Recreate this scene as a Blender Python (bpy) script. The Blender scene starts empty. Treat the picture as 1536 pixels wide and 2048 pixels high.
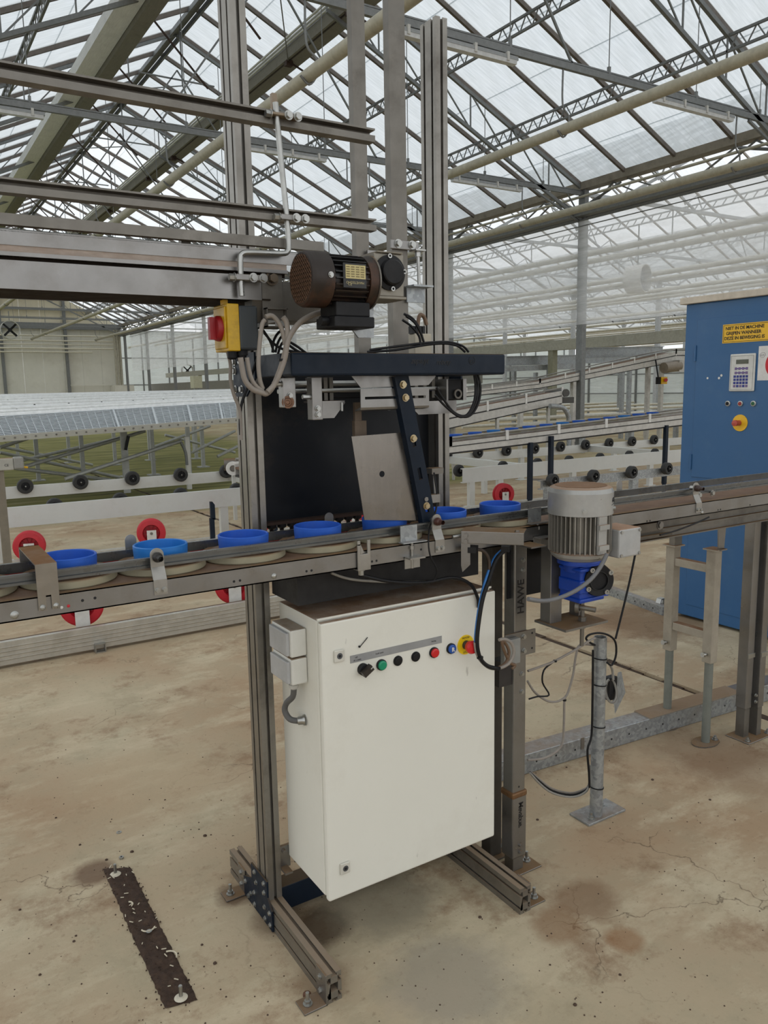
import bpy, math, random
from mathutils import Vector, Matrix
random.seed(7)
SC = bpy.context.scene
COL = SC.collection
V = Vector
# ---------------------------------------------------------------- camera
FPX = 1581.0
CAM = V((0, 0, 1.6))
_yaw, _pit, _rol = math.radians(32.0), math.radians(8.88), math.radians(1.047)
FW = V((math.sin(_yaw)*math.cos(_pit), math.cos(_yaw)*math.cos(_pit), -math.sin(_pit)))
_r = V((math.cos(_yaw), -math.sin(_yaw), 0)); _d = FW.cross(_r)
RT = math.cos(_rol)*_r + math.sin(_rol)*_d
DN = -math.sin(_rol)*_r + math.cos(_rol)*_d
cam = bpy.data.cameras.new('camera'); co = bpy.data.objects.new('camera', cam); COL.objects.link(co)
cam.sensor_fit = 'VERTICAL'; cam.sensor_height = 36.0; cam.lens = FPX/2048*36.0
cam.clip_start = 0.05; cam.clip_end = 600
m = Matrix((RT, -DN, -FW)).transposed().to_4x4(); m.translation = CAM
co.matrix_world = m; SC.camera = co
# ---------------------------------------------------------------- light, exposure
w = bpy.data.worlds.new('overcast_sky'); SC.world = w; w.use_nodes = True
bg = w.node_tree.nodes['Background']; bg.inputs[0].default_value = (0.955, 0.975, 1.0, 1); bg.inputs[1].default_value = 1.0
SC.view_settings.view_transform = 'Standard'; SC.view_settings.look = 'None'
SC.view_settings.gamma = 1; SC.view_settings.exposure = 0.45; SC.view_settings.use_curve_mapping = False
SC.cycles.transparent_max_bounces = 24; SC.cycles.max_bounces = 7; SC.cycles.diffuse_bounces = 4
SC.cycles.glossy_bounces = 3; SC.cycles.sample_clamp_indirect = 4.0
# ---------------------------------------------------------------- measuring: a point seen at a pixel, on a known plane
def _ray(x, y): return FW + RT*((x-768)/FPX) + DN*((y-1024)/FPX)
def on(x, y, X=None, Y=None, Z=None):
    r = _ray(x, y)
    t = (X-CAM.x)/r.x if X is not None else (Y-CAM.y)/r.y if Y is not None else (Z-CAM.z)/r.z
    return CAM + r*t
# ---------------------------------------------------------------- materials
def lin(h):
    c = [int(h[i:i+2], 16)/255 for i in (0, 2, 4)]
    return tuple(x/12.92 if x <= .04045 else ((x+.055)/1.055)**2.4 for x in c)+(1,)
class N:
    def __init__(s, name):
        s.m = bpy.data.materials.new(name); s.m.use_nodes = True; s.t = s.m.node_tree
        s.b = s.t.nodes['Principled BSDF']; s.out = s.t.nodes['Material Output']
    def n(s, typ, **k):
        x = s.t.nodes.new(typ)
        for a, v in k.items():
            if a.startswith('i_'):
                key = a[2:]; key = int(key) if key.isdigit() else key.replace('_', ' ')
                x.inputs[key].default_value = v
            else: setattr(x, a, v)
        return x
    def l(s, a, b): s.t.links.new(a, b)
    def noise(s, scale, detail=4, rough=.6, stretch=None, co='Object'):
        tc = s.n('ShaderNodeTexCoord'); o = tc.outputs[co]
        if stretch:
            mp = s.n('ShaderNodeMapping'); mp.inputs['Scale'].default_value = stretch; s.l(o, mp.inputs[0]); o = mp.outputs[0]
        x = s.n('ShaderNodeTexNoise', i_Scale=scale, i_Detail=detail, i_Roughness=rough); s.l(o, x.inputs['Vector']); return x.outputs['Fac']
    def ramp(s, fac, stops):
        r = s.n('ShaderNodeValToRGB'); e = r.color_ramp.elements
        while len(e) < len(stops): e.new(.5)
        for i, (p, c) in enumerate(stops):
            e[i].position = p; e[i].color = c if not isinstance(c, (int, float)) else (c, c, c, 1)
        s.l(fac, r.inputs[0]); return r.outputs[0]
    def mix(s, fac, a, b, mode='MIX'):
        x = s.n('ShaderNodeMix', data_type='RGBA', blend_type=mode)
        for sock, v in ((x.inputs[0], fac), (x.inputs[6], a), (x.inputs[7], b)):
            if hasattr(v, 'links'): s.l(v, sock)
            else: sock.default_value = v
        return x.outputs[2]
    def math(s, op, a, b=0.0):
        x = s.n('ShaderNodeMath', operation=op)
        for sock, v in ((x.inputs[0], a), (x.inputs[1], b)):
            if hasattr(v, 'links'): s.l(v, sock)
            else: sock.default_value = v
        return x.outputs[0]
    def bump(s, fac, strength=.2, dist=.01):
        x = s.n('ShaderNodeBump', i_Strength=strength, i_Distance=dist); s.l(fac, x.inputs['Height']); s.l(x.outputs[0], s.b.inputs['Normal'])
_M = {}
def mat(name, col, rough=.5, metal=0.0, dirt=None, damt=.5, dscale=6, var=.12, vscale=14, bump=0, stretch=None, topdust=None, emit=None, spec=None, specks=None):
    """paint / plastic / metal with a little mottling, worn dirt and, on faces that look up, settled peat dust"""
    if name in _M: return _M[name]
    s = N(name); c = lin(col); f = s.noise(vscale, 5, .65, stretch)
    dk = tuple(x*(1-var) for x in c[:3])+(1,); lt = tuple(min(1, x*(1+var)) for x in c[:3])+(1,)
    o = s.ramp(f, [(.3, dk), (.7, lt)])
    if dirt:
        g = s.ramp(s.noise(dscale, 8, .7), [(.52, 0.0), (.72, damt)]); o = s.mix(g, o, lin(dirt))
    if specks:
        g = s.ramp(s.noise(26, 3, .55, (1, 1, .45)), [(.69, 0.0), (.74, .5)]); g = s.math('MULTIPLY', g, s.ramp(s.noise(4, 3), [(.45, 0.0), (.6, 1.0)])); o = s.mix(g, o, lin(specks))
    if topdust:
        ge = s.n('ShaderNodeNewGeometry'); sx = s.n('ShaderNodeSeparateXYZ'); s.l(ge.outputs['Normal'], sx.inputs[0])
        u = s.ramp(sx.outputs[2], [(.55, 0.0), (.9, .95)]); d = s.math('MULTIPLY', u, s.ramp(s.noise(9, 6, .7), [(.25, .7), (.6, 1.0)])); o = s.mix(d, o, lin(topdust))
    s.l(o, s.b.inputs['Base Color']); s.b.inputs['Metallic'].default_value = metal
    if topdust:
        k = s.math('SUBTRACT', 1.0, d); s.l(s.math('MULTIPLY', k, metal), s.b.inputs['Metallic']); s.l(s.math('MULTIPLY', k, .5 if spec is None else spec), s.b.inputs['Specular IOR Level'])
    r = s.ramp(s.noise(vscale*1.7, 3), [(.3, max(.05, rough-.08)), (.7, min(1, rough+.1))])
    if topdust: r = s.math('MAXIMUM', r, s.math('MULTIPLY', d, .95))
    s.l(r, s.b.inputs['Roughness'])
    if bump: s.bump(s.noise(vscale*4, 4), bump, .003)
    if spec is not None and not topdust: s.b.inputs['Specular IOR Level'].default_value = spec
    if emit: s.b.inputs['Emission Color'].default_value = lin(emit); s.b.inputs['Emission Strength'].default_value = 1
    _M[name] = s.m; return s.m
DUST = '7a6146'
ALU = mat('worn_aluminium', '8f8b84', .38, .8, '453e37', .6, 5, .12, 10, topdust='8c7a66')
ALUL = mat('pale_aluminium', 'c9c8c2', .45, .35, '8a8070', .35, 3, .06, 6)
STEEL = mat('stainless_steel', '8c8a87', .34, .85, '5f5850', .5, 4, .1, 8, topdust=DUST)
STEELD = mat('dull_steel', '77736c', .45, .7, '403a33', .5, 5, .15, 9, topdust=DUST)
BRITE = mat('bright_zinc', 'aaaaa6', .33, .9)
NAVY = mat('navy_paint', '101c2a', .5, .0, '0a0f15', .4, 9, .12, 18, topdust='5a4c3c', spec=.25)
WHITEP = mat('cream_white_paint', 'dddbd0', .45, 0, 'aaa190', .18, 3, .02, 3, topdust='83644a', spec=.35, specks='6b6458')
BLACK = mat('black_plastic', '131315', .5, 0, '2a2723', .35, 8, spec=.3)
BLACKM = mat('black_motor_paint', '141414', .4, .1, '4a2f1d', .6, 5, .2, 12)
RUSTY = mat('rusted_black_paint', '2a211b', .5, .2, '6a4126', .75, 4, .3, 9)
RUBBER = mat('dark_rubber', '2b2b2a', .7, 0, '5a544b', .3, 8)
REDW = mat('red_plastic', 'b8202c', .42, 0, '6d1a1c', .3, 6)
REDB = mat('red_button_plastic', 'c81f22', .3)
BLUER = mat('blue_ring_plastic', '2b5cbb', .5, 0, '4a68a4', .35, 9, spec=.3)
BLUEL = mat('light_blue_ring_plastic', '2273c0', .42, 0, '3c7ab0', .3, 9)
BLUEG = mat('blue_gearbox_paint', '0d3c9c', .4, .05, '1c2c55', .4, 8)
BLUEC = mat('blue_cabinet_paint', '2d5a86', .42, 0, '4d6f8e', .25, 5, .04, 2, bump=.03)
YEL = mat('yellow_plastic', 'd9a90c', .42, 0, '8a6a10', .3, 6)
YELS = mat('yellow_sign_film', 'e0b020', .4)
GREYC = mat('grey_cable_sheath', '8e8a82', .55)
LGREY = mat('light_grey_plastic', 'bdbcb6', .45)
MGREY = mat('mid_grey_plastic', '8a8a8a', .45)
DISC = mat('grey_puck_plastic', '979078', .55, 0, '8a7a5c', .55, 7, topdust='7a5f48')
BELT = mat('dusty_brown_belt', '6e543f', .75, 0, '4a3628', .4, 5)
WPLATE = mat('white_bracket', 'd4d2cc', .45, .1, '9a9284', .3, 5)
CREAM = mat('cream_pipe', 'aca795', .5, .1, '6e6654', .4, 3)
FRAMEG = mat('roof_galvanised', '7b7d7c', .5, .45, '5a5650', .3, 3)
RAFT = mat('rafter_bar', '6f6760', .55, .3, '4a3a30', .4, 3)
SCREEN = mat('screen_cloth', '7d7a70', .8, 0, '5f5a50', .4, 4, stretch=(8, .3, 8))
UNDER = mat('shade_dark_underside', '2a231d', .8, 0, '3d342b', .4, 4, spec=.1)  # near-black tone stands in for shade on conveyor bottoms and in the beam gap
SCREENL = mat('pale_screen_cloth', 'e2e2e2', .7, 0, 'b4b4b2', .3, 4, stretch=(8, .3, 8))
INK = mat('black_ink', '121214', .6)
GREENB = mat('green_button_plastic', '0f8a63', .3)
def galv():
    s = N('galvanised_zinc'); tc = s.n('ShaderNodeTexCoord'); v = s.n('ShaderNodeTexVoronoi', i_Scale=75.0); s.l(tc.outputs['Object'], v.inputs['Vector'])
    a = s.ramp(v.outputs['Color'], [(.2, lin('8d9193')), (.8, lin('a9adae'))]); b = s.mix(s.ramp(s.noise(5, 6), [(.5, 0.0), (.75, .5)]), a, lin('7d7468'))
    ge = s.n('ShaderNodeNewGeometry'); sx = s.n('ShaderNodeSeparateXYZ'); s.l(ge.outputs['Normal'], sx.inputs[0])
    u = s.math('MULTIPLY', s.ramp(sx.outputs[2], [(.6, 0.0), (.95, .8)]), s.ramp(s.noise(3.5, 7, .7), [(.35, .1), (.6, 1.0)])); b = s.mix(u, b, lin('8a7460'))
    s.l(b, s.b.inputs['Base Color']); s.b.inputs['Metallic'].default_value = .6; s.b.inputs['Roughness'].default_value = .42; return s.m
GALV = galv()
# ---------------------------------------------------------------- mesh building
class G:
    def __init__(s): s.v = []; s.f = []; s.sm = []; s.cuts = []
    def add(s, vs, fs, sm=False):
        o = len(s.v); s.v += [tuple(p) for p in vs]
        for q in fs: s.f.append([i+o for i in q]); s.sm.append(sm)
        return s
    def obox(s, c, a, b, d):
        c, a, b, d = V(c), V(a), V(b), V(d)
        if a.cross(b).dot(d) < 0: a = -a
        p = [c+i*a+j*b+k*d for k in (-1, 1) for j in (-1, 1) for i in (-1, 1)]
        return s.add(p, [(0, 2, 3, 1), (4, 5, 7, 6), (0, 1, 5, 4), (2, 6, 7, 3), (0, 4, 6, 2), (1, 3, 7, 5)])
    def box(s, x0, x1, y0, y1, z0, z1):
        return s.obox(((x0+x1)/2, (y0+y1)/2, (z0+z1)/2), ((x1-x0)/2, 0, 0), (0, (y1-y0)/2, 0), (0, 0, (z1-z0)/2))
    def bar(s, p, q, w_, h, up=(0, 0, 1)):
        p, q = V(p), V(q); d = (q-p); L = d.length; d = d/L; u = V(up)
        if abs(d.dot(u)) > .98: u = V((1, 0, 0)) if abs(d.x) < .9 else V((0, 1, 0))
        sd = d.cross(u).normalized(); u = sd.cross(d)
        return s.obox((p+q)/2, sd*(w_/2), d*(L/2), u*(h/2))
    def frame(s, d):
        d = V(d).normalized(); a = V((0, 0, 1)) if abs(d.z) < .9 else V((1, 0, 0)); u = d.cross(a).normalized(); return d, u, d.cross(u)
    def cyl(s, p, q, r, n=16, r2=None, caps=True, rot=0.0):
        p, q = V(p), V(q); d, u, w_ = s.frame(q-p); r2 = r if r2 is None else r2
        an = [rot+2*math.pi*i/n for i in range(n)]; A = [p+(u*math.cos(t)+w_*math.sin(t))*r for t in an]; B = [q+(u*math.cos(t)+w_*math.sin(t))*r2 for t in an]
        s.add(A+B, [(i, (i+1) % n, n+(i+1) % n, n+i) for i in range(n)], n > 6)
        if caps: s.add(A, [tuple(range(n-1, -1, -1))]); s.add(B, [tuple(range(n))])
        return s
    def tube(s, pts, r, n=8, smooth=2):
        pts = [V(p) for p in pts]
        if smooth and len(pts) > 2:
            o = []
            for i in range(len(pts)-1):
                p0, p1, p2, p3 = pts[max(0, i-1)], pts[i], pts[i+1], pts[min(len(pts)-1, i+2)]; k = 2+smooth
                for j in range(k):
                    t = j/k; o.append(.5*((2*p1)+(p2-p0)*t+(2*p0-5*p1+4*p2-p3)*t*t+(3*p1-p0-3*p2+p3)*t**3))
            pts = o+[pts[-1]]
        d, u, w_ = s.frame(pts[1]-pts[0]); rings = []
        for i, p in enumerate(pts):
            t = (pts[min(i+1, len(pts)-1)]-pts[max(i-1, 0)]).normalized(); u = (u-t*u.dot(t)).normalized(); w_ = t.cross(u)
            rings.append([p+(u*math.cos(2*math.pi*k/n)+w_*math.sin(2*math.pi*k/n))*r for k in range(n)])
        vs = [p for R in rings for p in R]
        s.add(vs, [(i*n+k, i*n+(k+1) % n, (i+1)*n+(k+1) % n, (i+1)*n+k) for i in range(len(rings)-1) for k in range(n)], True)
        s.add(rings[0], [tuple(range(n-1, -1, -1))]); s.add(rings[-1], [tuple(range(n))]); return s
    def lathe(s, prof, p, ax, n=24, smooth=True):
        """prof: [(distance along axis, radius)]"""
        p = V(p); d, u, w_ = s.frame(ax)
        R = [[p+d*t+(u*math.cos(2*math.pi*k/n)+w_*math.sin(2*math.pi*k/n))*r for k in range(n)] for t, r in prof]
        for i in range(len(R)-1):
            s.add(R[i]+R[i+1], [(k, (k+1) % n, n+(k+1) % n, n+k) for k in range(n)], smooth)
        return s
    def prism(s, poly, o, a, b, ext):
        """poly in the plane (o; a, b), pushed along ext"""
        o, a, b, e = V(o), V(a), V(b), V(ext); n = len(poly)
        ar = sum(poly[i][0]*poly[(i+1) % n][1]-poly[(i+1) % n][0]*poly[i][1] for i in range(n))
        if (a.cross(b).dot(e) < 0) != (ar < 0): poly = poly[::-1]
        P = [o+a*x+b*y for x, y in poly]; Q = [p+e for p in P]
        s.add(P+Q, [tuple(range(n-1, -1, -1)), tuple(range(n, 2*n))]+[(i, (i+1) % n, n+(i+1) % n, n+i) for i in range(n)]); return s
    def bolt(s, p, ax, r=.008, h=.006, washer=True):
        p, ax = V(p), V(ax).normalized(); s.cuts.append((len(s.v), len(s.f)))
        if washer: s.cyl(p, p+ax*.0018, r*1.35, 14); p = p+ax*.0018
        s.cyl(p, p+ax*h, r, 6, rot=random.random()); return s
    def anchor(s, p, h=.035):
        p = V(p); z = V((0, 0, 1)); s.cyl(p, p+z*.003, .013, 14); s.cyl(p+z*.003, p+z*.012, .0095, 6); s.cyl(p+z*.012, p+z*h, .005, 10); return s
    def mesh(s, name, off=V((0, 0, 0))):
        me = bpy.data.meshes.new(name); me.from_pydata([(x-off.x, y-off.y, z-off.z) for x, y, z in s.v], [], s.f)
        me.polygons.foreach_set('use_smooth', s.sm); me.update(); return me
    def build(s, name, mt, parent=None, bevel=0, kind=None):
        if name == 'bolt' and len(s.cuts) > 1:      # every bolt an object of its own
            c = s.cuts+[(len(s.v), len(s.f))]
            for (v0, f0), (v1, f1) in zip(c, c[1:]):
                h = G(); h.v = s.v[v0:v1]; h.f = [[i-v0 for i in q] for q in s.f[f0:f1]]; h.sm = s.sm[f0:f1]; o = h.build(name, mt, parent)
            return o
        off = V((0, 0, 0)); q = parent
        while q is not None: off = off+q.location; q = q.parent
        o = bpy.data.objects.new(name, s.mesh(name, off)); o.data.materials.append(mt); COL.objects.link(o)
        if parent is not None: o.parent = parent
        if bevel:
            b = o.modifiers.new('soft', 'BEVEL'); b.width = bevel; b.segments = 2; b.limit_method = 'ANGLE'
        if kind: o['kind'] = kind
        return o
def tag(o, label=None, cat=None, group=None, kind=None):
    for k, v in (('label', label), ('category', cat), ('group', group), ('kind', kind)):
        if v: o[k] = v
    return o
def thing(name, label, cat, loc=(0, 0, 0), group=None):
    o = bpy.data.objects.new(name, None); COL.objects.link(o); o.location = loc; o.empty_display_size = .05
    return tag(o, label, cat, group)
def struct(name):
    o = bpy.data.objects.new(name, None); COL.objects.link(o); o['kind'] = 'structure'; return o
def copy(src, loc, label=None, group=None):
    r = src.copy(); COL.objects.link(r); r.location = loc
    if label: r['label'] = label
    if group: r['group'] = group
    for ch in list(src.children):
        c = ch.copy(); COL.objects.link(c); c.parent = r
        for g in list(ch.children):
            d = g.copy(); COL.objects.link(d); d.parent = c
    return r
def inst(me, name, parent, mtx):
    o = bpy.data.objects.new(name, me); COL.objects.link(o); o.parent = parent; o.matrix_local = mtx; return o
def text(s_, p, xdir, up, size, mt, parent, name='lettering', bold=0.0, extr=.0004, align='LEFT', spacing=1.0, shear=0.0):
    c = bpy.data.curves.new(name, 'FONT'); c.body = s_; c.size = size; c.extrude = extr; c.offset = bold; c.align_x = align; c.space_character = spacing; c.shear = shear
    c.resolution_u = 3; c.materials.append(mt)
    o = bpy.data.objects.new(name, c); COL.objects.link(o); x = V(xdir).normalized(); z = x.cross(V(up)).normalized(); y = z.cross(x)
    mm = Matrix((x, y, z)).transposed().to_4x4(); off = V((0, 0, 0)); q = parent
    while q is not None: off = off+q.location; q = q.parent
    mm.translation = V(p)-off; TXT.append((o, parent, mm, name)); return o
TXT = []
def finish_text():             # all lettering becomes plain mesh parts
    bpy.context.view_layer.update(); dg = bpy.context.evaluated_depsgraph_get()
    for o, parent, mm, name in TXT:
        me = bpy.data.meshes.new_from_object(o.evaluated_get(dg)); n = bpy.data.objects.new(name, me); COL.objects.link(n); n.parent = parent; n.matrix_local = mm
        if not me.materials: me.materials.append(o.data.materials[0])
    for o, *_ in TXT: c = o.data; bpy.data.objects.remove(o); bpy.data.curves.remove(c)
# ================================================================ SETTING: greenhouse shell
XG, ZG, SL, XR, ZR = 14.5, 6.25, .466, 6.59, 9.94
XL = 2*XR-XG; SPAN = XG-XL; BAY = 5.29; Y0 = 8.75; YE = 57.5
def roofz(x): 
    x = (x-XL) % SPAN; return ZG+SL*min(x, SPAN-x)
TR = [Y0+BAY*i for i in range(-3, 10)]
def pane_mat():
    s = N('whitened_roof_glass'); f = s.noise(1.2, 6, .7, (1.0, 14, 1.0)); g = s.noise(.35, 3)
    c = s.mix(s.ramp(g, [(.35, .0), (.7, .6)]), s.ramp(f, [(.3, lin('bcc2c3')), (.7, lin('dfe3e6'))]), lin('d0d0ca'))
    tr = s.n('ShaderNodeBsdfTransparent'); s.l(s.mix(.65, c, (1, 1, 1, 1)), tr.inputs[0])
    tl = s.n('ShaderNodeBsdfTranslucent'); s.l(c, tl.inputs[0])
    mx = s.n('ShaderNodeMixShader', i_0=.5); s.l(tr.outputs[0], mx.inputs[1]); s.l(tl.outputs[0], mx.inputs[2]); s.l(mx.outputs[0], s.out.inputs[0]); return s.m
PANE = pane_mat()
def film_mat(name, alpha, col):
    s = N(name); f = s.noise(1.6, 6, .7, (1, .6, 5)); tr = s.n('ShaderNodeBsdfTransparent')
    df = s.n('ShaderNodeBsdfDiffuse', i_0=lin(col)); tl = s.n('ShaderNodeBsdfTranslucent', i_0=lin(col)); gl = s.n('ShaderNodeBsdfGlossy', i_1=.25)
    a = s.n('ShaderNodeMixShader', i_0=.7); s.l(df.outputs[0], a.inputs[1]); s.l(tl.outputs[0], a.inputs[2])
    b = s.n('ShaderNodeMixShader', i_0=.06); s.l(a.outputs[0], b.inputs[1]); s.l(gl.outputs[0], b.inputs[2])
    mx = s.n('ShaderNodeMixShader'); s.l(s.ramp(f, [(.3, max(0, alpha-.12)), (.7, min(1, alpha+.12))]), mx.inputs[0])
    s.l(tr.outputs[0], mx.inputs[1]); s.l(b.outputs[0], mx.inputs[2]); s.l(mx.outputs[0], s.out.inputs[0]); return s.m
FILM = film_mat('clear_plastic_film', .52, 'fafcfd')
FILMW = film_mat('milky_plastic_film', .86, 'dfe4e2')
ceiling = struct('ceiling')
SLEN = math.hypot(XG-XR, ZR-ZG); CA, SA = (XG-XR)/SLEN, (ZR-ZG)/SLEN
PW, NP = BAY/4, 8
pm = G().box(0, SLEN/NP+.02, .03, PW-.03, -.004, .004).mesh('pane'); pm.materials.append(PANE)
RM = Matrix(((-CA, 0, SA, 0), (0, 1, 0, 0), (SA, 0, CA, 0), (0, 0, 0, 1)))     # local x runs up the right slope
LM = Matrix(((CA, 0, -SA, 0), (0, 1, 0, 0), (SA, 0, CA, 0), (0, 0, 0, 1)))
rest = G()
for i in range(-18, 37):
    y = Y0+PW*i
    for sd, M0, xg in ((1, RM, XG), (0, LM, XL)):
        for j in range(NP):
            t = j*SLEN/NP
            mm = Matrix.Translation(V((xg, y, ZG)))@M0@Matrix.Translation(V((t, 0, .003*(j % 2))))
            near = (-2 <= i < 14) if sd else (2 <= i < 18 and j >= 2)
            if near: inst(pm, 'pane', ceiling, mm)
            else:
                p = [mm@V(q) for q in ((0, .03, 0), (SLEN/NP+.02, .03, 0), (SLEN/NP+.02, PW-.03, 0), (0, PW-.03, 0))]; rest.add(p, [(0, 1, 2, 3)])
for b in range(-2, 6):          # neighbouring bays
    if b == 0: continue
    for sd in (0, 1):
        x0 = XL+b*SPAN+sd*SPAN; x1 = XR+b*SPAN
        rest.add([(x0, -16, ZG), (x1, -16, ZR), (x1, YE+20, ZR), (x0, YE+20, ZG)], [(0, 1, 2, 3)])
rest.build('pane_field', PANE, ceiling, kind='stuff')
rm = G().box(0, SLEN, -.03, .03, -.085, -.008).mesh('rafter'); rm.materials.append(RAFT)
rm2 = G().box(0, SLEN, -.016, .016, .004, .02).mesh('glazing_bar'); rm2.materials.append(ALUL)
for i in range(-5, 38):
    y = Y0+PW*i
    for M0, xg in ((RM, XG), (LM, XL)):
        inst(rm, 'rafter', ceiling, Matrix.Translation(V((xg, y, ZG)))@M0)
        inst(rm2, 'glazing_bar', ceiling, Matrix.Translation(V((xg, y, ZG)))@M0)
G().box(XR-.06, XR+.06, -10, YE, ZR-.12, ZR).box(XR-.14, XR-.09, -10, YE, ZR-.2, ZR-.1).box(XR+.09, XR+.14, -10, YE, ZR-.2, ZR-.1).build('ridge_beam', FRAMEG, ceiling)
def rp(k, drop):               # a longitudinal member at roof underside, seen along ratio k
    return None
def lattice(x, z, name='lattice_purlin', h=.24):
    g = G()
    for dz in (0, -h): g.bar((x, -6, z+dz), (x, YE, z+dz), .045, .04)
    n = int((YE+6)/.16)
    for i in range(n):
        y = -6+.16*i; a, b = (0, -h) if i % 2 else (-h, 0); g.bar((x, y, z+a), (x, y+.16, z+b), .018, .018)
    return g.build(name, FRAMEG, ceiling)
for x, d in ((12.25, .12), (10.3, .12), (8.3, .1)): lattice(x, ZG+SL*(XG-x)-d)
for x, d in ((.93, .12), (2.88, .12), (4.6, .1)): lattice(x, ZG+SL*(x-XL)-d)
# gutters (right one in view) and pipes
for x in (XG, XL): G().prism([(-.16, .06), (-.13, -.1), (.13, -.1), (.16, .06), (.12, .06), (.1, -.05), (-.1, -.05), (-.12, .06)], (x, -10, ZG-.02), (1, 0, 0), (0, 0, 1), (0, YE+10, 0)).build('gutter', mat('gutter_aluminium', '8d867a', .55, .3, '3e3730', .6, 2.5, .2, 5), ceiling)
def pipe(x, z, r, name='heating_pipe', y0=-4, y1=YE-1, mt=CREAM): return G().cyl((x, y0, z), (x, y1, z), r, 14, caps=True).build(name, mt, ceiling)
for x in (4.55, 8.6, 12.6): pipe(x, 5.2, .075)
pipe(14.15, 5.62, .042); pipe(14.32, 5.95, .03, 'drain_pipe')
G().box(14.18, 14.4, -4, YE, 5.5, 5.53).box(14.18, 14.19, -4, YE, 5.53, 5.62).box(14.39, 14.4, -4, YE, 5.53, 5.62).build('cable_tray', FRAMEG, ceiling)
for y in range(-2, 57, 1): pass
hk = G()
def hook(x, z0, z1, y, g): g.tube([(x, y, z0), (x, y, z1+.34), (x+.12, y, z1+.2), (x+.12, y, z1+.02), (x+.02, y, z1-.1), (x-.09, y, z1-.02)], .014, 6)
for y in TR:
    for x in (4.55, 8.6, 12.6):
        g = G(); hook(x-.02, 6.05, 5.2, y, g); g.build('pipe_hook', FRAMEG, ceiling)
# trusses: double chords along the rafters, tie beam, hangers, webs
for ti, y in enumerate(TR):
    if y < -2: continue
    c = G()
    for xg, sg in ((XG, -1), (XL, 1)):
        n_ = 7; top = [V((xg+sg*(XG-XR)*t/n_, y, ZG-.12+(ZR-ZG)*t/n_)) for t in range(n_+1)]; low = [p-V((0, 0, .72)) for p in top]
        c.bar(top[0], top[-1], .06, .07); c.bar(low[0], low[-2], .06, .07)
        w_ = G()
        for t in range(n_-1):
            w_.bar(low[t], top[t+1], .025, .025); w_.bar(top[t+1], low[t+1], .025, .025)
        w_.build('truss_web', FRAMEG, ceiling)
    c.build('truss_chord', FRAMEG, ceiling)
    G().bar((XL, y, 6.05), (XG, y, 6.05), .06, .09).bar((XL, y, 6.12), (XG, y, 6.12), .03, .02).build('tie_beam', FRAMEG, ceiling)
    h = G()
    for x in (-.3, 2.4, 4.9, 7.6, 9.5, 11.5, 13.2):
        h.cyl((x, y, 6.05), (x, y, roofz(x)-.1), .008, 6); h.box(x-.02, x+.02, y-.02, y+.02, 6.09, 6.2)
    h.build('tie_hanger', FRAMEG, ceiling)
    if y < 30:
        s_ = G(); s_.bar((XG-1.6, y, 5.98), (XG, y, 5.35), .04, .04).bar((XR-2.2, y, 6.05), (XR, y, ZR-.9), .03, .03).bar((XR+2.2, y, 6.05), (XR, y, ZR-.9), .03, .03).bar((XR-.9, y, ZR-1.1), (XR+.9, y, ZR-1.1), .03, .03); s_.build('truss_brace', FRAMEG, ceiling)
# columns with bracing along the gutter line
for y in TR[2:]:
    g = G(); g.box(XG-.07, XG+.07, y-.1, y+.1, .0, 6.15).box(XG-.14, XG+.14, y-.16, y+.16, 0, .02); g.build('column', FRAMEG, ceiling, bevel=.01)
    g = G()
    for s_ in (-1, 1):
        g.bar((XG, y, 5.55), (XG, y+s_*.9, 6.12), .035, .035); g.bar((XG, y+s_*2.6, 5.55), (XG, y+s_*1.3, 6.12), .03, .03); g.bar((XG, y+s_*.9, 6.12), (XG, y+s_*2.0, 5.55), .03, .03)
        g.tube([(XG-.1, y+s_*.15, 5.75), (XG-.1, y+s_*.7, 5.9), (XG-.1, y+s_*1.2, 6.05)], .03, 8)
    g.build('gutter_brace', FRAMEG, ceiling)
G().bar((XG, -4, 5.52), (XG, YE, 5.52), .06, .06).build('gutter_truss_chord', FRAMEG, ceiling)
# ---- screen packages, vent shafts with racks
def package(x, z, w_, h, mt, name):
    g = G(); g.prism([(-w_/2, 0), (-w_/2+.03, -h), (w_/2-.03, -h*1.1), (w_/2, -.02), (w_*.2, .02)], (x, -6, z), (1, 0, 0), (0, 0, 1), (0, YE+6, 0)); return g.build(name, mt, ceiling)
package(8.13, 8.72, .42, .2, SCREEN, 'rolled_screen')
sc = G()
for dx, dz in ((-.24, .02), (-.3, .1), (-.2, .12)): sc.cyl((8.13+dx, -6, 8.72+dz), (8.13+dx, YE, 8.72+dz), .024, 8)
sc.build('screen_tube', ALUL, ceiling)
package(4.1, 8.12, .42, .16, SCREENL, 'rolled_screen'); package(4.42, 8.1, .3, .24, SCREEN, 'rolled_screen')
sh = G().cyl((4.93, -4, 8.95), (4.93, YE, 8.95), .022, 8).cyl((8.02, -4, 8.52), (8.02, YE, 8.52), .022, 8); sh.build('vent_shaft', mat('dark_shaft', '3a332e', .6, .3), ceiling)
DK = mat('rust_brown_gear', '3b2a21', .65, .3)
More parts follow.
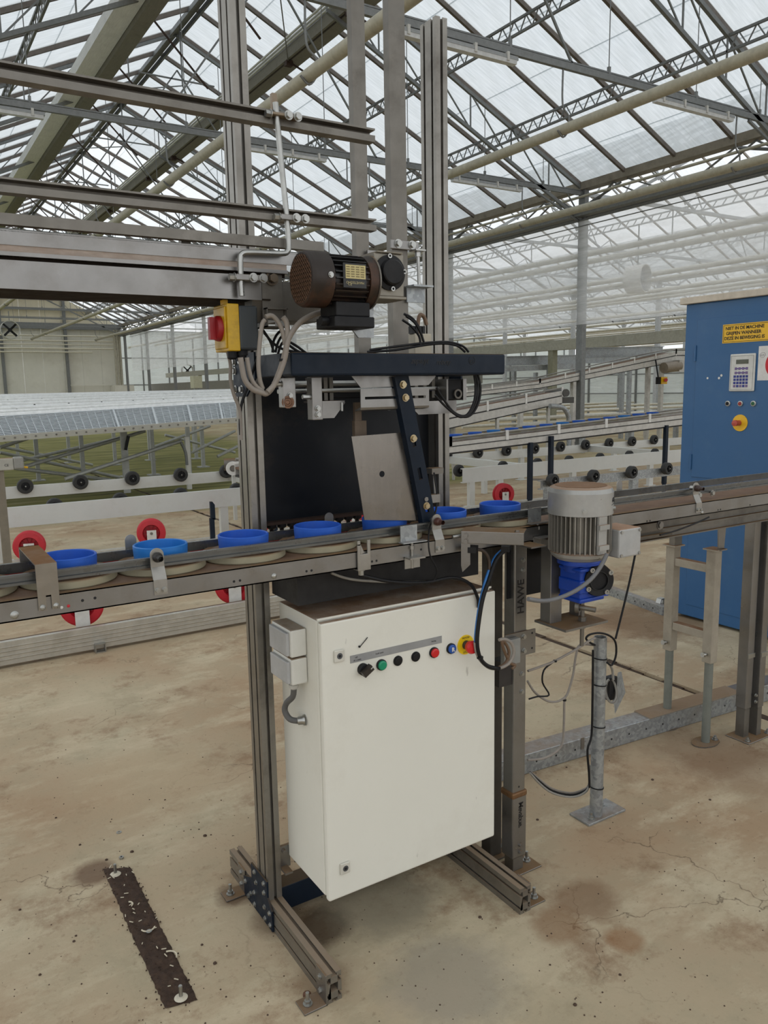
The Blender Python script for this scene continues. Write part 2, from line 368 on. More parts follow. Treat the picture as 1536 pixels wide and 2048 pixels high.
for i in range(0, 16):
    y = 16.35+2.645*(i-3)
    g = G().box(4.84, 5.02, y-.07, y+.07, 8.83, 9.05).cyl((4.93, y-.11, 8.95), (4.93, y+.11, 8.95), .075, 10); g.build('vent_pinion', DK, ceiling)
    G().bar((4.7, y, 9.2), (6.2, y, 7.66), .03, .03).build('vent_rack', DK, ceiling)
    g = G().box(7.95, 8.1, y-.06, y+.06, 8.42, 8.62).cyl((8.02, y-.1, 8.52), (8.02, y+.1, 8.52), .06, 10).bar((8.02, y, 8.52), (8.6, y, 8.3), .03, .03); g.build('screen_drive', DK, ceiling)
    if i % 2 == 0: G().bar((4.93, y, 8.95), (4.0, y, 8.2), .03, .03).bar((XR, y, ZR-.15), (XR, y, 8.6), .03, .03).bar((XR, y, 8.6), (4.93, y+2.645, 8.95), .022, .022).bar((XR, y, 8.6), (8.02, y+2.645, 8.5), .022, .022).build('ridge_brace', FRAMEG, ceiling)
# ---- lamps under the tie beams
def lamp(x0, y, label, first=[None]):
    if first[0] is None:
        r = thing('tube_lamp', label, 'lamp', (x0, y, 5.9), 'tube lamps under the tie beams')
        G().prism([(-.06, 0), (.06, 0), (.05, .05), (-.05, .05)], (x0, y, 5.93), (0, 1, 0), (0, 0, 1), (1.95, 0, 0)).build('housing', mat('lamp_housing', '8f9190', .5, .2), r)
        G().prism([(-.055, 0), (.055, 0), (.045, -.05), (-.045, -.05)], (x0+.02, y, 5.93), (0, 1, 0), (0, 0, 1), (1.91, 0, 0)).build('diffuser', mat('lamp_diffuser', 'c6c8c8', .35), r)
        for t in (.15, .65, 1.2, 1.75): G().box(x0+t, x0+t+.04, y-.066, y+.066, 5.9, 6.01).build('clip', LGREY, r)
        first[0] = r; return r
    return copy(first[0], (x0, y, 5.9), label)
for x0, y, lb in ((5.75, Y0, 'grey tube lamp hanging beside the top of the tall rear post'), (10.5, Y0, 'grey tube lamp highest and farthest right under the roof'),
                  (10.6, Y0+BAY, 'grey tube lamp just right of the rear post, below the upper one'), (5.67, Y0+BAY, 'grey tube lamp between the front post and the twin flat bars'),
                  (.65, Y0+BAY, 'grey tube lamp at the left edge above the steel rails')): lamp(x0, y, lb)
# ---------------------------------------------------------------- floor
def floor_mat():
    s = N('stained_concrete'); tc = s.n('ShaderNodeTexCoord'); P = tc.outputs['Object']
    sx = s.n('ShaderNodeSeparateXYZ'); s.l(P, sx.inputs[0])
    big = s.noise(.9, 9, .68); mid = s.noise(3.6, 9, .7); fine = s.noise(45, 5, .7); st = s.noise(2.1, 9, .72, (.75, 1.5, 1))
    c = s.ramp(mid, [(.28, lin('9f9278')), (.5, lin('b6a88d')), (.72, lin('c7bba1'))])
    c = s.mix(s.ramp(big, [(.4, 0.0), (.62, .75)]), c, lin('9b7d5f'))
    c = s.mix(s.ramp(st, [(.5, 0.0), (.68, .7)]), c, lin('cdc0a4'))
    c = s.mix(s.ramp(s.noise(2.3, 10, .75), [(.53, 0.0), (.64, .6)]), c, lin('7d5f45'))
    c = s.mix(s.ramp(fine, [(.25, .5), (.42, 0.0)]), c, lin('6b5540'))
    v = s.n('ShaderNodeTexVoronoi', feature='DISTANCE_TO_EDGE', i_Scale=2.2); nz = s.n('ShaderNodeTexNoise', i_Scale=5.0, i_Detail=5); s.l(P, nz.inputs['Vector'])
    av = s.n('ShaderNodeVectorMath', operation='MULTIPLY_ADD'); s.l(nz.outputs['Color'], av.inputs[0]); av.inputs[1].default_value = (.35, .35, 0); s.l(P, av.inputs[2]); s.l(av.outputs[0], v.inputs['Vector'])
    cr = s.math('MULTIPLY', s.ramp(v.outputs[0], [(.0, 1.0), (.006, 0.0)]), s.ramp(s.noise(1.1, 2), [(.5, 0.0), (.6, .7)])); c = s.mix(cr, c, lin('4a3a2c'))
    for (cx, cy, r, col, am) in STAINS:                      # peat and oil stains with a shape of their own
        d = s.n('ShaderNodeVectorMath', operation='DISTANCE'); s.l(P, d.inputs[0]); d.inputs[1].default_value = (cx, cy, 0)
        q = s.math('ADD', d.outputs['Value'], s.math('MULTIPLY', s.math('SUBTRACT', s.noise(9, 8, .75), .5), r*.9))
        c = s.mix(s.math('MULTIPLY', s.ramp(s.math('DIVIDE', q, r), [(.55, am), (1.0, 0.0)]), 1.0), c, lin(col))
    ms = s.math('ADD', sx.outputs[1], s.math('MULTIPLY', s.noise(.7, 3), 1.0)); ml = s.ramp(s.math('DIVIDE', ms, 20.0), [(.54, 0.0), (.57, 1.0)])
    mx_ = s.ramp(s.math('DIVIDE', s.math('ADD', sx.outputs[0], s.math('MULTIPLY', s.noise(.5, 3), 2.0)), 20.0), [(.5, 1.0), (.6, .3)])
    moss = s.ramp(s.noise(1.3, 6, .65, (.35, 2.6, 1)), [(.3, lin('4c4a2a')), (.46, lin('74733c')), (.6, lin('918c54')), (.72, lin('a89f7c'))])
    c = s.mix(s.math('MULTIPLY', ml, mx_), c, moss)
    s.l(c, s.b.inputs['Base Color']); s.l(s.ramp(mid, [(.3, .75), (.7, .9)]), s.b.inputs['Roughness'])
    s.b.inputs['Specular IOR Level'].default_value = .25
    s.bump(s.math('ADD', s.noise(14, 8, .7), s.math('MULTIPLY', fine, .3)), .35, .006); return s.m
_c = lambda x, y: on(x, y, Z=0)
STAINS = [(_c(645, 1850).x, _c(645, 1850).y, .11, '4a3a2a', .85), (_c(560, 1840).x, _c(560, 1840).y, .1, '6a5540', .6), (_c(1170, 1800).x, _c(1170, 1800).y, .13, '7a5a40', .6),
          (_c(1120, 1850).x, _c(1120, 1850).y, .1, '805c3c', .6), (_c(1250, 1880).x, _c(1250, 1880).y, .07, '8a5f3a', .6), (_c(470, 1790).x, _c(470, 1790).y, .07, '5a4330', .8),
          (_c(1420, 1500).x, _c(1420, 1500).y, .32, '6a4c36', .5), (_c(1500, 1540).x, _c(1500, 1540).y, .3, '7a5a40', .4), (_c(190, 1745).x, _c(190, 1745).y, .09, '5a3c2c', .7), (_c(640, 1960).x, _c(640, 1960).y, .09, '7d6248', .5),
          (_c(1300, 1240).x, _c(1300, 1240).y, .5, '6b5038', .6), (_c(300, 1560).x, _c(300, 1560).y, .4, 'b09a7c', .5), (_c(900, 1960).x, _c(900, 1960).y, .22, '8e887c', .55), (_c(760, 1800).x, _c(760, 1800).y, .22, '86806f', .6)]
FLOOR = floor_mat()
floor = struct('floor')
G().box(-40, 3.428, -16, 80, -.2, 0).build('slab', FLOOR, floor)
G().box(3.482, 95, -16, 80, -.2, 0).build('slab', FLOOR, floor)
g = G(); yy = -2.0
while yy < 20:
    h = random.uniform(.004, .014); L = random.uniform(.05, .16); g.box(3.424, 3.486, yy, yy+L, -.06, -h*random.choice((.2, 1, 1.6))); yy += L
g.build('joint_fill', mat('wet_peat', '3f2f22', .9, 0, '5a4a34', .6, 12, .3, 30), floor, kind='stuff')
# ---------------------------------------------------------------- gable wall
gab = struct('wall_back')
FARG = mat('far_hazed_galvanised', 'b3b6b8', .5, .2); FARR = mat('far_hazed_rafter', 'a39d96', .5, .1)  # paler than the near frame: film haze is put into the colour
GW = mat('pale_gable_panel', 'd8d6ca', .6, 0, 'a8a08c', .35, .5, .04, 1.5); GU = mat('cream_gable_panel', 'dbd2b8', .6, 0, 'a39878', .5, .6, .06, 1.2)
x = XG-.15
while x > -4:
    G().box(x-1.235, x, YE, YE+.08, 0, 6.1).build('panel', GW, gab)
    zt = [min(roofz(q), ZR) for q in (x-1.25, x)]
    if x-1.25 > XL: G().prism([(x-1.235, 6.15), (x, 6.15), (x, zt[1]), (x-1.235, zt[0])], (0, YE, 0), (1, 0, 0), (0, 0, 1), (0, .08, 0)).build('panel', GU, gab)
    x -= 1.25
for xx in (10.85, 6.9, 2.9, -1.2): G().box(xx-.09, xx+.09, YE-.22, YE-.02, 0, roofz(xx)-.1).build('gable_post', FRAMEG, gab)
for z, h, mt in ((6.1, .4, FRAMEG), (8.1, .16, FRAMEG), (7.2, .08, FRAMEG)): G().box(-4, XG-(z > 6.5)*3*(z-6.1)/2, YE-.3, YE-.1, z-h/2, z+h/2).build('gable_rail', mt, gab)
for z, x1, r in ((5.45, 14, .05), (5.12, 14.1, .05), (4.88, 13.9, .04), (4.62, 14.2, .06), (4.38, 12.4, .05)): G().cyl((-4, YE-.6, z), (x1, YE-.6, z), r, 8).build('wall_pipe', mat('wall_pipe_paint', 'cfcab8', .5), gab)
for xx in (13.9, 14.1, 14.25): G().cyl((xx, YE-.7, 1.8), (xx, YE-.7, 5.9), .08, 10).build('riser_pipe', CREAM, gab)
G().bar((10.9, YE-.3, 2.2), (13.9, YE-.3, 2.2), .06, .08).box(13.6, 14.9, YE-1.2, YE-.1, 0, 2.15).build('low_wall_box', GW, gab)
# ---------------------------------------------------------------- film curtain on the right gutter line, and the bays beyond it
wr = struct('wall_right')
g = G(); n = 90
for i in range(n):
    y0, y1 = 4+50.3*i/n, 4+50.3*(i+1)/n; f = lambda y: XG-.16+.012*math.sin(y*.9)+.006*math.sin(y*2.1)
    g.add([(f(y0), y0, 3.03), (f(y1), y1, 3.03), (f(y1), y1, 5.42), (f(y0), y0, 5.42)], [(0, 1, 2, 3)], True)
g.build('film_curtain', FILM, wr)
G().cyl((XG-.16, 4, 5.42), (XG-.16, 54.3, 5.42), .02, 8).build('film_pipe', FRAMEG, wr)
G().cyl((XG-.2, 4, 5.28), (XG-.2, 54.3, 5.28), .012, 6).build('film_wire', FRAMEG, wr)
far = struct('ceiling')
for b in range(1, 4):
    gx = XG+SPAN*b; rx = XR+SPAN*b
    r_ = G(); t_ = G(); la = G(); pp = G(); ga = G(); cl = G()
    ylim = 62 if b < 3 else 50
    for i in range(-6, int((ylim-Y0)/PW)):
        y = Y0+PW*i
        for xa in (XG+SPAN*(b-1), gx): r_.bar((xa, y, ZG-.05), (rx, y, ZR-.05), .05, .06)
    for i in range(-1, int((ylim-Y0)/BAY)+1):
        y = Y0+BAY*i; t_.bar((gx-SPAN, y, 6.05), (gx, y, 6.05), .06, .09)
        for xa in (gx-SPAN, gx):
            t_.bar((xa, y, 5.45), (xa+(rx-xa)*.9, y, ZR-1.0), .06, .07)
            for q in range(6):
                a_, b_ = q/6, (q+.5)/6; f1 = lambda u, d: (xa+(rx-xa)*u, y, ZG-.1-d+(ZR-ZG)*u); t_.bar(f1(a_, .7), f1(b_, 0), .03, .03); t_.bar(f1(b_, 0), f1(a_+1/6, .7), .03, .03)
        for xx in (gx-12.6, gx-8.6, gx-4.5): t_.bar((xx, y, 5.3), (xx, y, 6.05), .025, .025)
        cl.box(gx-.08, gx+.08, y-.1, y+.1, 0, 6.1)
    for xx in (gx-13.6, gx-11.5, gx-4.2, gx-2.2):
        z = roofz(xx)-.12
        for dz in (0, -.24): la.bar((xx, 0, z+dz), (xx, ylim, z+dz), .05, .05)
        y = 0
        while y < ylim: la.bar((xx, y, z), (xx, y+.2, z-.24), .03, .03); y += .4
    for xx, z, r in ((gx-14.2, 5.0, .07), (gx-12.2, 5.2, .08), (gx-10.2, 4.7, .06), (gx-8.2, 5.2, .08), (gx-6, 4.8, .06), (gx-4.2, 5.2, .08), (gx-2, 4.6, .06), (gx-.4, 5.4, .07)): pp.cyl((xx, 0, z), (xx, ylim, z), r, 8)
    ga.box(gx-.2, gx+.2, -4, ylim, ZG-.12, ZG+.05); ga.bar((gx-13.0, -4, 7.2), (gx-13.0, ylim, 7.2), .4, .2)
    for g_, nm, mt in ((r_, 'rafter_field', FARR), (t_, 'truss_field', FARG), (la, 'lattice_purlin', FARG), (pp, 'pipe_field', mat('far_pipe_paint', 'c4c0b2', .5)), (ga, 'gutter', FARG), (cl, 'column_field', FARG)): g_.build(nm, mt, far, kind='stuff')
# milky film wall at the far side of the next bay, on a light frame
XW = XG+SPAN+.3
wf = struct('wall_far')
G().box(XW, XW+.01, 2, 60, .25, 3.1).build('film_sheet', FILMW, wf)
g = G()
for y in range(2, 61, 3): g.bar((XW-.05, y, 0), (XW-.05, y, 3.1), .08, .08)
for z in (.3, 1.15, 2.05, 3.1): g.bar((XW-.05, 2, z), (XW-.05, 60, z), .05, .05)
g.build('film_frame', FRAMEG, wf)
# light glazed end wall of the bays beyond
we = struct('wall_end')
G().box(XG+.4, 62, 61.5, 61.51, .4, 6.2).build('film_sheet', FILMW, we)
g = G()
for x in range(15, 62, 2): g.bar((x, 61.4, 0), (x, 61.4, 6.2), .09, .09)
for z in (.4, 2.2, 4.2, 6.2): g.bar((15, 61.4, z), (62, 61.4, z), .08, .08)
g.build('glazing_frame', FRAMEG, we); G().box(15, 62, 61.3, 61.5, 0, .4).build('plinth', GW, we)
# fans
def fan(px_, py_, Y, r, label, ax):
    p = on(px_, py_, Y=Y); t = thing('circulation_fan', label, 'fan', p); d = V(ax)
    G().lathe([(-r*.35, r), (r*.35, r), (r*.35, r*.93), (-r*.35, r*.93), (-r*.35, r)], p, d, 28).build('housing', mat('fan_housing', 'b4b4ae', .5), t)
    g = G(); q = V((0, 0, 1)).cross(d).normalized(); z = d.cross(q)
    for a in range(4):
        t_ = math.pi/4+a*math.pi/2; e = q*math.cos(t_)+z*math.sin(t_); s2 = d.cross(e); g.obox(p+e*r*.48, e*r*.42, s2*r*.11+d*.02, d*.012)
    g.cyl(p-d*.06, p+d*.06, r*.2, 16); g.build('blades', BLACK, t)
    G().cyl(p+V((0, 0, r)), p+V((0, 0, r+.5)), .02, 8).build('hanger', FRAMEG, t)
fan(20, 660, 48, .5, 'round fan with black blades hanging before the cream gable wall', (0, -1, 0))
fan(375, 741, 55, .42, 'small white round fan below the film curtain far off', (0, -1, 0))
p = on(1275, 558, X=XG+5.5)
t = thing('circulation_fan', 'blurred round fan hanging behind the plastic film curtain', 'fan', p)
G().lathe([(-.28, .42), (.28, .42), (.28, .39), (-.28, .39)], p, (.25, -.97, 0), 24).build('housing', WPLATE, t); G().cyl(p+V((.0, 0, 0)), p+V((.03, -.1, 0)), .38, 20).build('grille', MGREY, t); G().cyl(p+V((0, 0, .4)), p+V((0, 0, 1.6)), .02, 6).build('hanger', FRAMEG, t)
# ================================================================ gripper machine frame
def tslot(w_, h, slots_w, slots_h, sw=.009, sd=.011, hole=True):
    P = []
    def side(p, q, sl):
        p, q = V((p[0], p[1])), V((q[0], q[1])); d = (q-p).normalized(); nrm = V((-d.y, d.x)); L = (q-p).length; P.append(p)
        for s_ in sl:
            a = p+d*(L/2+s_-sw/2); b = p+d*(L/2+s_+sw/2); P.extend([a, a+nrm*.003, a+nrm*.003-d*.004, a+nrm*sd-d*.004, b+nrm*sd+d*.004, b+nrm*.003+d*.004, b+nrm*.003, b])
    x, y = w_/2, h/2
    side((-x, -y), (x, -y), slots_w); side((x, -y), (x, y), slots_h); side((x, y), (-x, y), slots_w); side((-x, y), (-x, -y), slots_h)
    P = [(p[0], p[1]) for p in P]
    if hole:
        hx, hy = .011, .012; H = [(-hx, -hy), (-hx, hy), (hx, hy), (hx, -hy), (-hx, -hy)]
        P = P+[P[0]]+H
        P = P[:len(P)]
    return P
ZA = (0, 0, 1)
mf = thing('gripper_machine_frame', 'tall grooved aluminium frame with navy crossbar standing around the white cabinet', 'machine frame', (1.18, 2.05, 0))
FT = tslot(.043, .085, (0,), (-.022, .022)); PT = tslot(.043, .08, (0,), (-.02, .02), hole=False)
for xc, y0, y1 in ((.859, 1.665, 2.355), (1.521, 1.657, 2.355)):
    G().prism(FT, (xc, y0, .0425), (1, 0, 0), ZA, (0, y1-y0, 0)).build('foot_profile', ALU, mf)
for xc, yc, zt in ((.859, 2.072, 3.3), (1.52, 2.1, 2.69)):
    G().prism(PT, (xc, yc, .085), (1, 0, 0), (0, 1, 0), (0, 0, zt-.085)).build('post', ALU, mf)
def gusset(x0, x1, s_, yo):
    g = G().prism([(2.0, .004), (2.0, .07), (2.03, .098), (2.03, .15), (2.15, .15), (2.15, .098), (2.217, .07), (2.217, .004)], (x0, yo, 0), (0, 1, 0), ZA, (x1-x0, 0, 0)); o = g.build('corner_plate', NAVY, mf)
    b = G()
    for y, z in ((2.014, .02), (2.014, .058), (2.05, .02), (2.05, .058), (2.05, .105), (2.05, .135), (2.11, .105), (2.12, .135), (2.13, .02), (2.13, .06), (2.18, .02), (2.2, .06), (2.16, .04)):
        b.bolt((x0 if s_ < 0 else x1, y+yo, z), (s_, 0, 0), .0058, .004)
    b.build('bolt', BRITE, o)
gusset(.831, .8365, -1, 0); gusset(1.5435, 1.549, 1, .02)
for xs, y, s_ in ((.837, 1.69, -1), (.837, 2.24, -1), (1.5425, 1.69, 1), (1.5425, 2.26, 1)):
    g = G().box(min(xs, xs+s_*.005), max(xs, xs+s_*.005), y-.028, y+.028, 0, .088).box(min(xs, xs+s_*.068), max(xs, xs+s_*.068), y-.028, y+.028, 0, .006)
    o = g.build('floor_bracket', STEEL, mf, bevel=.0015)
    G().anchor((xs+s_*.045, y, .006), .034).build('anchor_bolt', BRITE, o)
    b = G()
    for z in (.025, .065): b.bolt((xs+s_*.005, y+.005, z), (s_, 0, 0), .006, .004)
    b.build('bolt', BRITE, o)
G().box(.88, 1.5, 2.05, 2.11, .02, .1).build('low_crossbar', NAVY, mf, bevel=.003)
G().box(.8805, .916, 2.04, 2.05, .17, .24).box(.8805, .905, 2.0, 2.05, .17, .176).bolt((.895, 2.04, .225), (0, -1, 0), .006).build('cabinet_bracket', STEEL, mf)
G().box(1.46, 1.4985, 2.03, 2.05, .17, .24).build('cabinet_bracket', STEEL, mf)
# navy box crossbar on two side arms
G().box(.836, 1.503, 1.742, 1.802, 1.633, 1.69).build('crossbar', NAVY, mf, bevel=.006)
for x0, x1 in ((.8365, .875), (1.465, 1.503)): G().box(x0, x1, 1.803, 2.03, 1.633, 1.69).build('side_arm', NAVY, mf, bevel=.004)
o = G().prism([(1.955, 1.70), (2.105, 1.70), (2.105, 1.585), (2.02, 1.585), (1.955, 1.632)], (.8305, 0, 0), (0, 1, 0), ZA, (.0055, 0, 0)).build('post_plate', NAVY, mf)
b = G()
for y, z in ((2.09, 1.605), (2.045, 1.605), (2.09, 1.68), (2.045, 1.68), (2.09, 1.655)): b.bolt((.8305, y, z), (-1, 0, 0), .008, .006)
b.build('bolt', BRITE, o)
G().box(1.543, 1.549, 2.0, 2.13, 1.585, 1.70).build('post_plate', NAVY, mf)
text('zepsuyt', on(821, 727, Y=1.7415), (1, 0, 0), ZA, .022, INK, mf, 'handwriting', 0.0, shear=.3, spacing=.85)
text('roboty', on(872, 729, Y=1.7415), (1, 0, 0), ZA, .02, INK, mf, 'handwriting', 0.0, shear=.3, spacing=.85)
text('KS', on(939, 726, Y=1.7415), (1, 0, 0), ZA, .013, INK, mf, 'handwriting', 0.0)
p = on(943.5, 721, Y=1.7415); g = G().tube([p+V((.0105*math.cos(t), 0, .0105*math.sin(t))) for t in [2*math.pi*i/18 for i in range(19)]], .0006, 5, 0); g.build('handwriting', INK, mf)
# dark back sheet with its galvanised edge strip and the row of cable glands below it
G().box(.905, 1.497, 2.115, 2.121, 1.222, 1.69).build('back_sheet', mat('navy_gloss_sheet', '070c14', .42, 0, '40362a', .6, 3.2, .25, 5, spec=.3), mf)
G().box(.8835, .905, 2.10, 2.118, 1.2, 1.6).build('edge_strip', mat('pitted_zinc', '8d8a84', .55, .5, '3c3a36', .6, 22), mf)
G().box(.9055, 1.497, 2.085, 2.115, 1.214, 1.222).build('bottom_lip', mat('brown_lip', '3a2a22', .6, .2), mf)
for i in range(10):
    x = .925+i*.032; g = G().lathe([(0, .0), (0, .0145), (.009, .0145), (.015, .0065), (.075, .0055), (.075, 0)], (x, 2.1, 1.2139), (.02*(i % 3-1), 0, -1), 12); g.build('cable_gland', BLACK, mf)
# two upright flat posts behind the crossbar, gearbox carrier plates and adjusting rod
G().prism([(-.02, -.012), (.02, -.012), (.02, .012), (.016, .012), (.016, -.008), (-.016, -.008), (-.016, .012), (-.02, .012)], (1.158, 1.95, 1.69), (1, 0, 0), (0, 1, 0), (0, 0, 1.5)).build('upright_post', STEELD, mf)
G().prism([(-.026, -.014), (.026, -.014), (.026, .014), (.022, .014), (.022, -.01), (-.022, -.01), (-.022, .014), (-.026, .014)], (1.275, 1.945, 1.69), (1, 0, 0), (0, 1, 0), (0, 0, 1.5)).build('upright_post', STEELD, mf)
p0, p1 = on(782, 478, Y=1.92), on(838, 502, Y=1.92)
o = G().box(p0.x, p1.x, 1.92, 1.926, p1.z, p0.z).build('slide_plate', STEEL, mf, bevel=.002)
g = G()
for q in ((796, 487), (824, 490)): g.bolt(on(*q, Y=1.92), (0, -1, 0), .009, .008)
g.build('bolt', BRITE, o)
p = on(836, 505, Y=1.92)
g = G().cyl(p+V((0, 0, -.005)), on(838, 570, Y=1.92), .005, 10).cyl(p+V((0, 0, -.012)), p+V((0, 0, .004)), .009, 6).box(p.x-.02, p.x+.014, 1.9, 1.935, p.z+.002, p.z+.006); g.build('adjusting_rod', BRITE, mf)
a, b_ = on(814, 575, Y=1.92), on(850, 606, Y=1.92)
o = G().box(a.x, b_.x, 1.92, 1.926, b_.z, a.z).box(a.x, b_.x+.006, 1.885, 1.926, a.z, a.z+.005).build('zinc_angle', GALV, mf)
a, b_ = on(735, 500, Y=1.925), on(806, 600, Y=1.925)
G().box(a.x, b_.x, 1.925, 1.931, b_.z, a.z).build('carrier_plate', STEEL, mf)
# valve block with hose barbs behind the crossbar
a, b_ = on(818, 668, Y=2.0), on(852, 705, Y=2.0)
o = G().box(a.x, b_.x, 1.97, 2.03, b_.z-.01, a.z).build('valve_block', mat('beige_valve', 'b0a896', .5, .1), mf, bevel=.003)
g = G()
for i in range(4): g.box(a.x-.004+i*.012, a.x+.005+i*.012, 1.975, 2.0, a.z, a.z+.022)
g.build('valve_coil', BLACK, o)
# ================================================================ gripper unit below the crossbar
gu = thing('pot_gripper_unit', 'grey metal pot gripper carriage hanging under the navy crossbar', 'gripper', (1.18, 1.88, 1.55))
for xa, xb, za, zb, y in ((.862, .897, 1.556, 1.632, 1.85), (.938, .968, 1.522, 1.632, 1.84)):
    o = G().box(xa, xb, y, y+.03, za, zb).build('hanger_block', STEEL, gu, bevel=.002)
    g = G().bolt(((xa+xb)/2, y, za+.03), (0, -1, 0), .006).bolt(((xa+xb)/2, y, za+.014), (0, -1, 0), .006).bolt((xa-.0, y+.012, za+.06), (-1, 0, 0), .006, .02); g.build('bolt', BRITE, o)
p = V((.874, 1.85, 1.57)); G().lathe([(0, .016), (-.004, .016), (-.004, .011), (-.022, .009), (-.022, .006), (-.04, .004), (-.04, 0)], p, (0.5, 1, 0), 14).build('air_fitting', mat('brown_fitting', '7b5a45', .45, .4), gu)
G().box(.968, 1.045, 1.86, 1.95, 1.565, 1.57).prism([(0, 0), (.08, 0), (.045, -.04), (0, -.04)], (.968, 1.862, 1.565), (1, 0, 0), ZA, (0, .006, 0)).build('shelf_plate', STEEL, gu)
G().prism([(1.245, 1.562), (1.42, 1.562), (1.42, 1.525), (1.285, 1.525)], (0, 1.862, 0), (1, 0, 0), ZA, (0, .006, 0)).build('shelf_plate', STEEL, gu)
for x in (.985, 1.005, 1.022, 1.3, 1.33, 1.36): G().box(x, x+.011, 1.9, 1.97, 1.571, 1.632).build('guide_block', STEELD, gu)
G().cyl((.87, 1.9, 1.597), (1.43, 1.9, 1.597), .006, 10).cyl((.87, 1.93, 1.615), (1.43, 1.93, 1.615), .009, 10).build('guide_rod', BRITE, gu)
g = G().box(1.0, 1.4, 1.92, 1.99, 1.575, 1.6); g.build('slide_carriage', BLACK, gu, bevel=.003)
# folded stainless channel with the long slot
Y8 = 1.805
pl = lambda q: (lambda v: (v.x, v.z))(on(*q, Y=Y8))
G().prism([pl((703, 752)), pl((872, 752)), pl((857, 770)), pl((722, 776))], (0, Y8, 0), (1, 0, 0), ZA, (0, .003, 0)).build('folded_flange', STEEL, gu)
A, B, C, D = pl((721, 778)), pl((858, 772)), pl((858, 806)), pl((720, 820)); sa, sb = pl((730, 796)), pl((851, 788))
G().box(A[0], B[0], Y8, Y8+.003, sa[1]+.003, A[1]).box(A[0], B[0], Y8, Y8+.003, D[1]+.006, sa[1]-.004).box(A[0], sa[0], Y8, Y8+.003, sa[1]-.004, sa[1]+.003).box(sb[0], B[0], Y8, Y8+.003, sa[1]-.004, sa[1]+.003).prism([(0, .006), (.002, 0), (.03, -.004), (.03, 0), (.004, .006)], (A[0], Y8, D[1]), (0, 1, 0), ZA, (B[0]-A[0], 0, 0)).build('slotted_channel', STEEL, gu)
G().cyl(on(778, 812, Y=1.86)-V((0, 0, .012)), on(778, 800, Y=1.86), .004, 8).cyl(on(684, 822, Y=1.86), on(684, 805, Y=1.86), .004, 8).build('set_screw', BRITE, gu)
a, b_ = on(893, 758, Y=1.86), on(933, 800, Y=1.86)
G().box(a.x+.005, b_.x-.012, 1.865, 1.92, b_.z, a.z).build('end_bearing', BLACK, gu, bevel=.004); G().box(b_.x-.012, b_.x, 1.86, 1.92, b_.z, a.z).build('hanger_block', STEEL, gu); G().box(a.x-.0, a.x+.006, 1.86, 1.92, b_.z, a.z).build('hanger_block', STEEL, gu)
p = on(915, 788, Y=1.862); G().lathe([(0, .014), (-.004, .014), (-.004, .009), (0, .009)], p, (0, 1, 0), 18).build('bearing_ring', STEELD, gu)
# slanted navy arm with the stainless guide sheet
gp = thing('pot_guide_plate', 'bent stainless sheet with one hole on a slanted navy slotted arm above the pots', 'guide plate', (1.2, 1.84, 1.4))
T0, T1, B0, B1 = on(786, 752, Y=1.802), on(814, 746, Y=1.802), on(842, 1046, Y=1.811), on(872, 1041, Y=1.811)
ax = ((B0+B1)/2-(T0+T1)/2); L = ax.length; ax.normalize(); sx = V((1, 0, 0)); sx = (sx-ax*sx.dot(ax)).normalized(); ny = sx.cross(ax).normalized()
if ny.y > 0: ny = -ny
mid = (T0+T1)/2; W2 = .0235; sl = [(.30, .02), (.53, .035), (.585, 0), (.19, .012)]
def strap_seg(g, t0, t1, u0, u1): c = mid+ax*((t0+t1)/2)+sx*((u0+u1)/2); g.obox(c, sx*((u1-u0)/2), ax*((t1-t0)/2), ny*.004)
g = G(); holes = [(.145, .172), (.225, .262)]; prev = 0
hs = [(L*.425, L*.475), (L*.62, L*.70), (L*.9, L*.935), (L*.15, L*.165)]; hs.sort()
for h0, h1 in hs:
    strap_seg(g, prev, h0, -W2, W2); strap_seg(g, h0, h1, -W2, -.006); strap_seg(g, h0, h1, .006, W2); prev = h1
strap_seg(g, prev, L, -W2, W2)
for sgn in (-1,): g.obox(mid+ax*(L/2)+sx*(sgn*W2), sx*.003, ax*(L/2), ny*.012)
g.build('slotted_arm', NAVY, gp)
g = G()
for t in (.065, .15, .42, .885): g.bolt(mid+ax*(L*t)+ny*.004, ny, .008, .007)
g.build('bolt', mat('yellow_zinc', 'b8a888', .35, .8), gp)
q = lambda x, y, Y: on(x, y, Y=Y)
P = [q(703, 873, 1.822), q(805, 865, 1.818), q(814, 866, 1.83), q(847, 1036, 1.826), q(832, 1041, 1.816), q(729, 1040, 1.819)]
hc = q(764, 948, 1.819); hr = .0085
def sheet(pts, n=24):
    # ring of quads from the hole to the sheet's outline
    g = G(); out = []
    per = [(pts[i], pts[(i+1) % 4]) for i in range(4)]
    for i in range(n):
        t = i/n*4; k = int(t); a, b = per[k]; out.append(a.lerp(b, t-k))
    ex = (pts[1]-pts[0]).normalized(); ey = (pts[3]-pts[0]); ey = (ey-ex*ey.dot(ex)).normalized(); hol = []
    for o_ in out:
        d = o_-hc; d = ex*d.dot(ex)+ey*d.dot(ey); hol.append(hc+d.normalized()*hr)
    nn = ex.cross(ey)*.0025
    if nn.y < 0: nn = -nn
    g.add(out+hol, [(i, (i+1) % n, n+(i+1) % n, n+i) for i in range(n)]); g.add([p+nn for p in out+hol], [(i, (i+1) % n, n+(i+1) % n, n+i) for i in range(n)])
    g.add(out+[p+nn for p in out], [(i, (i+1) % n, n+(i+1) % n, n+i) for i in range(n)]); g.add(hol+[p+nn for p in hol], [(i, (i+1) % n, n+(i+1) % n, n+i) for i in range(n)]); return g
sh_ = sheet([P[0], P[1], P[4], P[5]]); nn = V((0, .0025, 0))
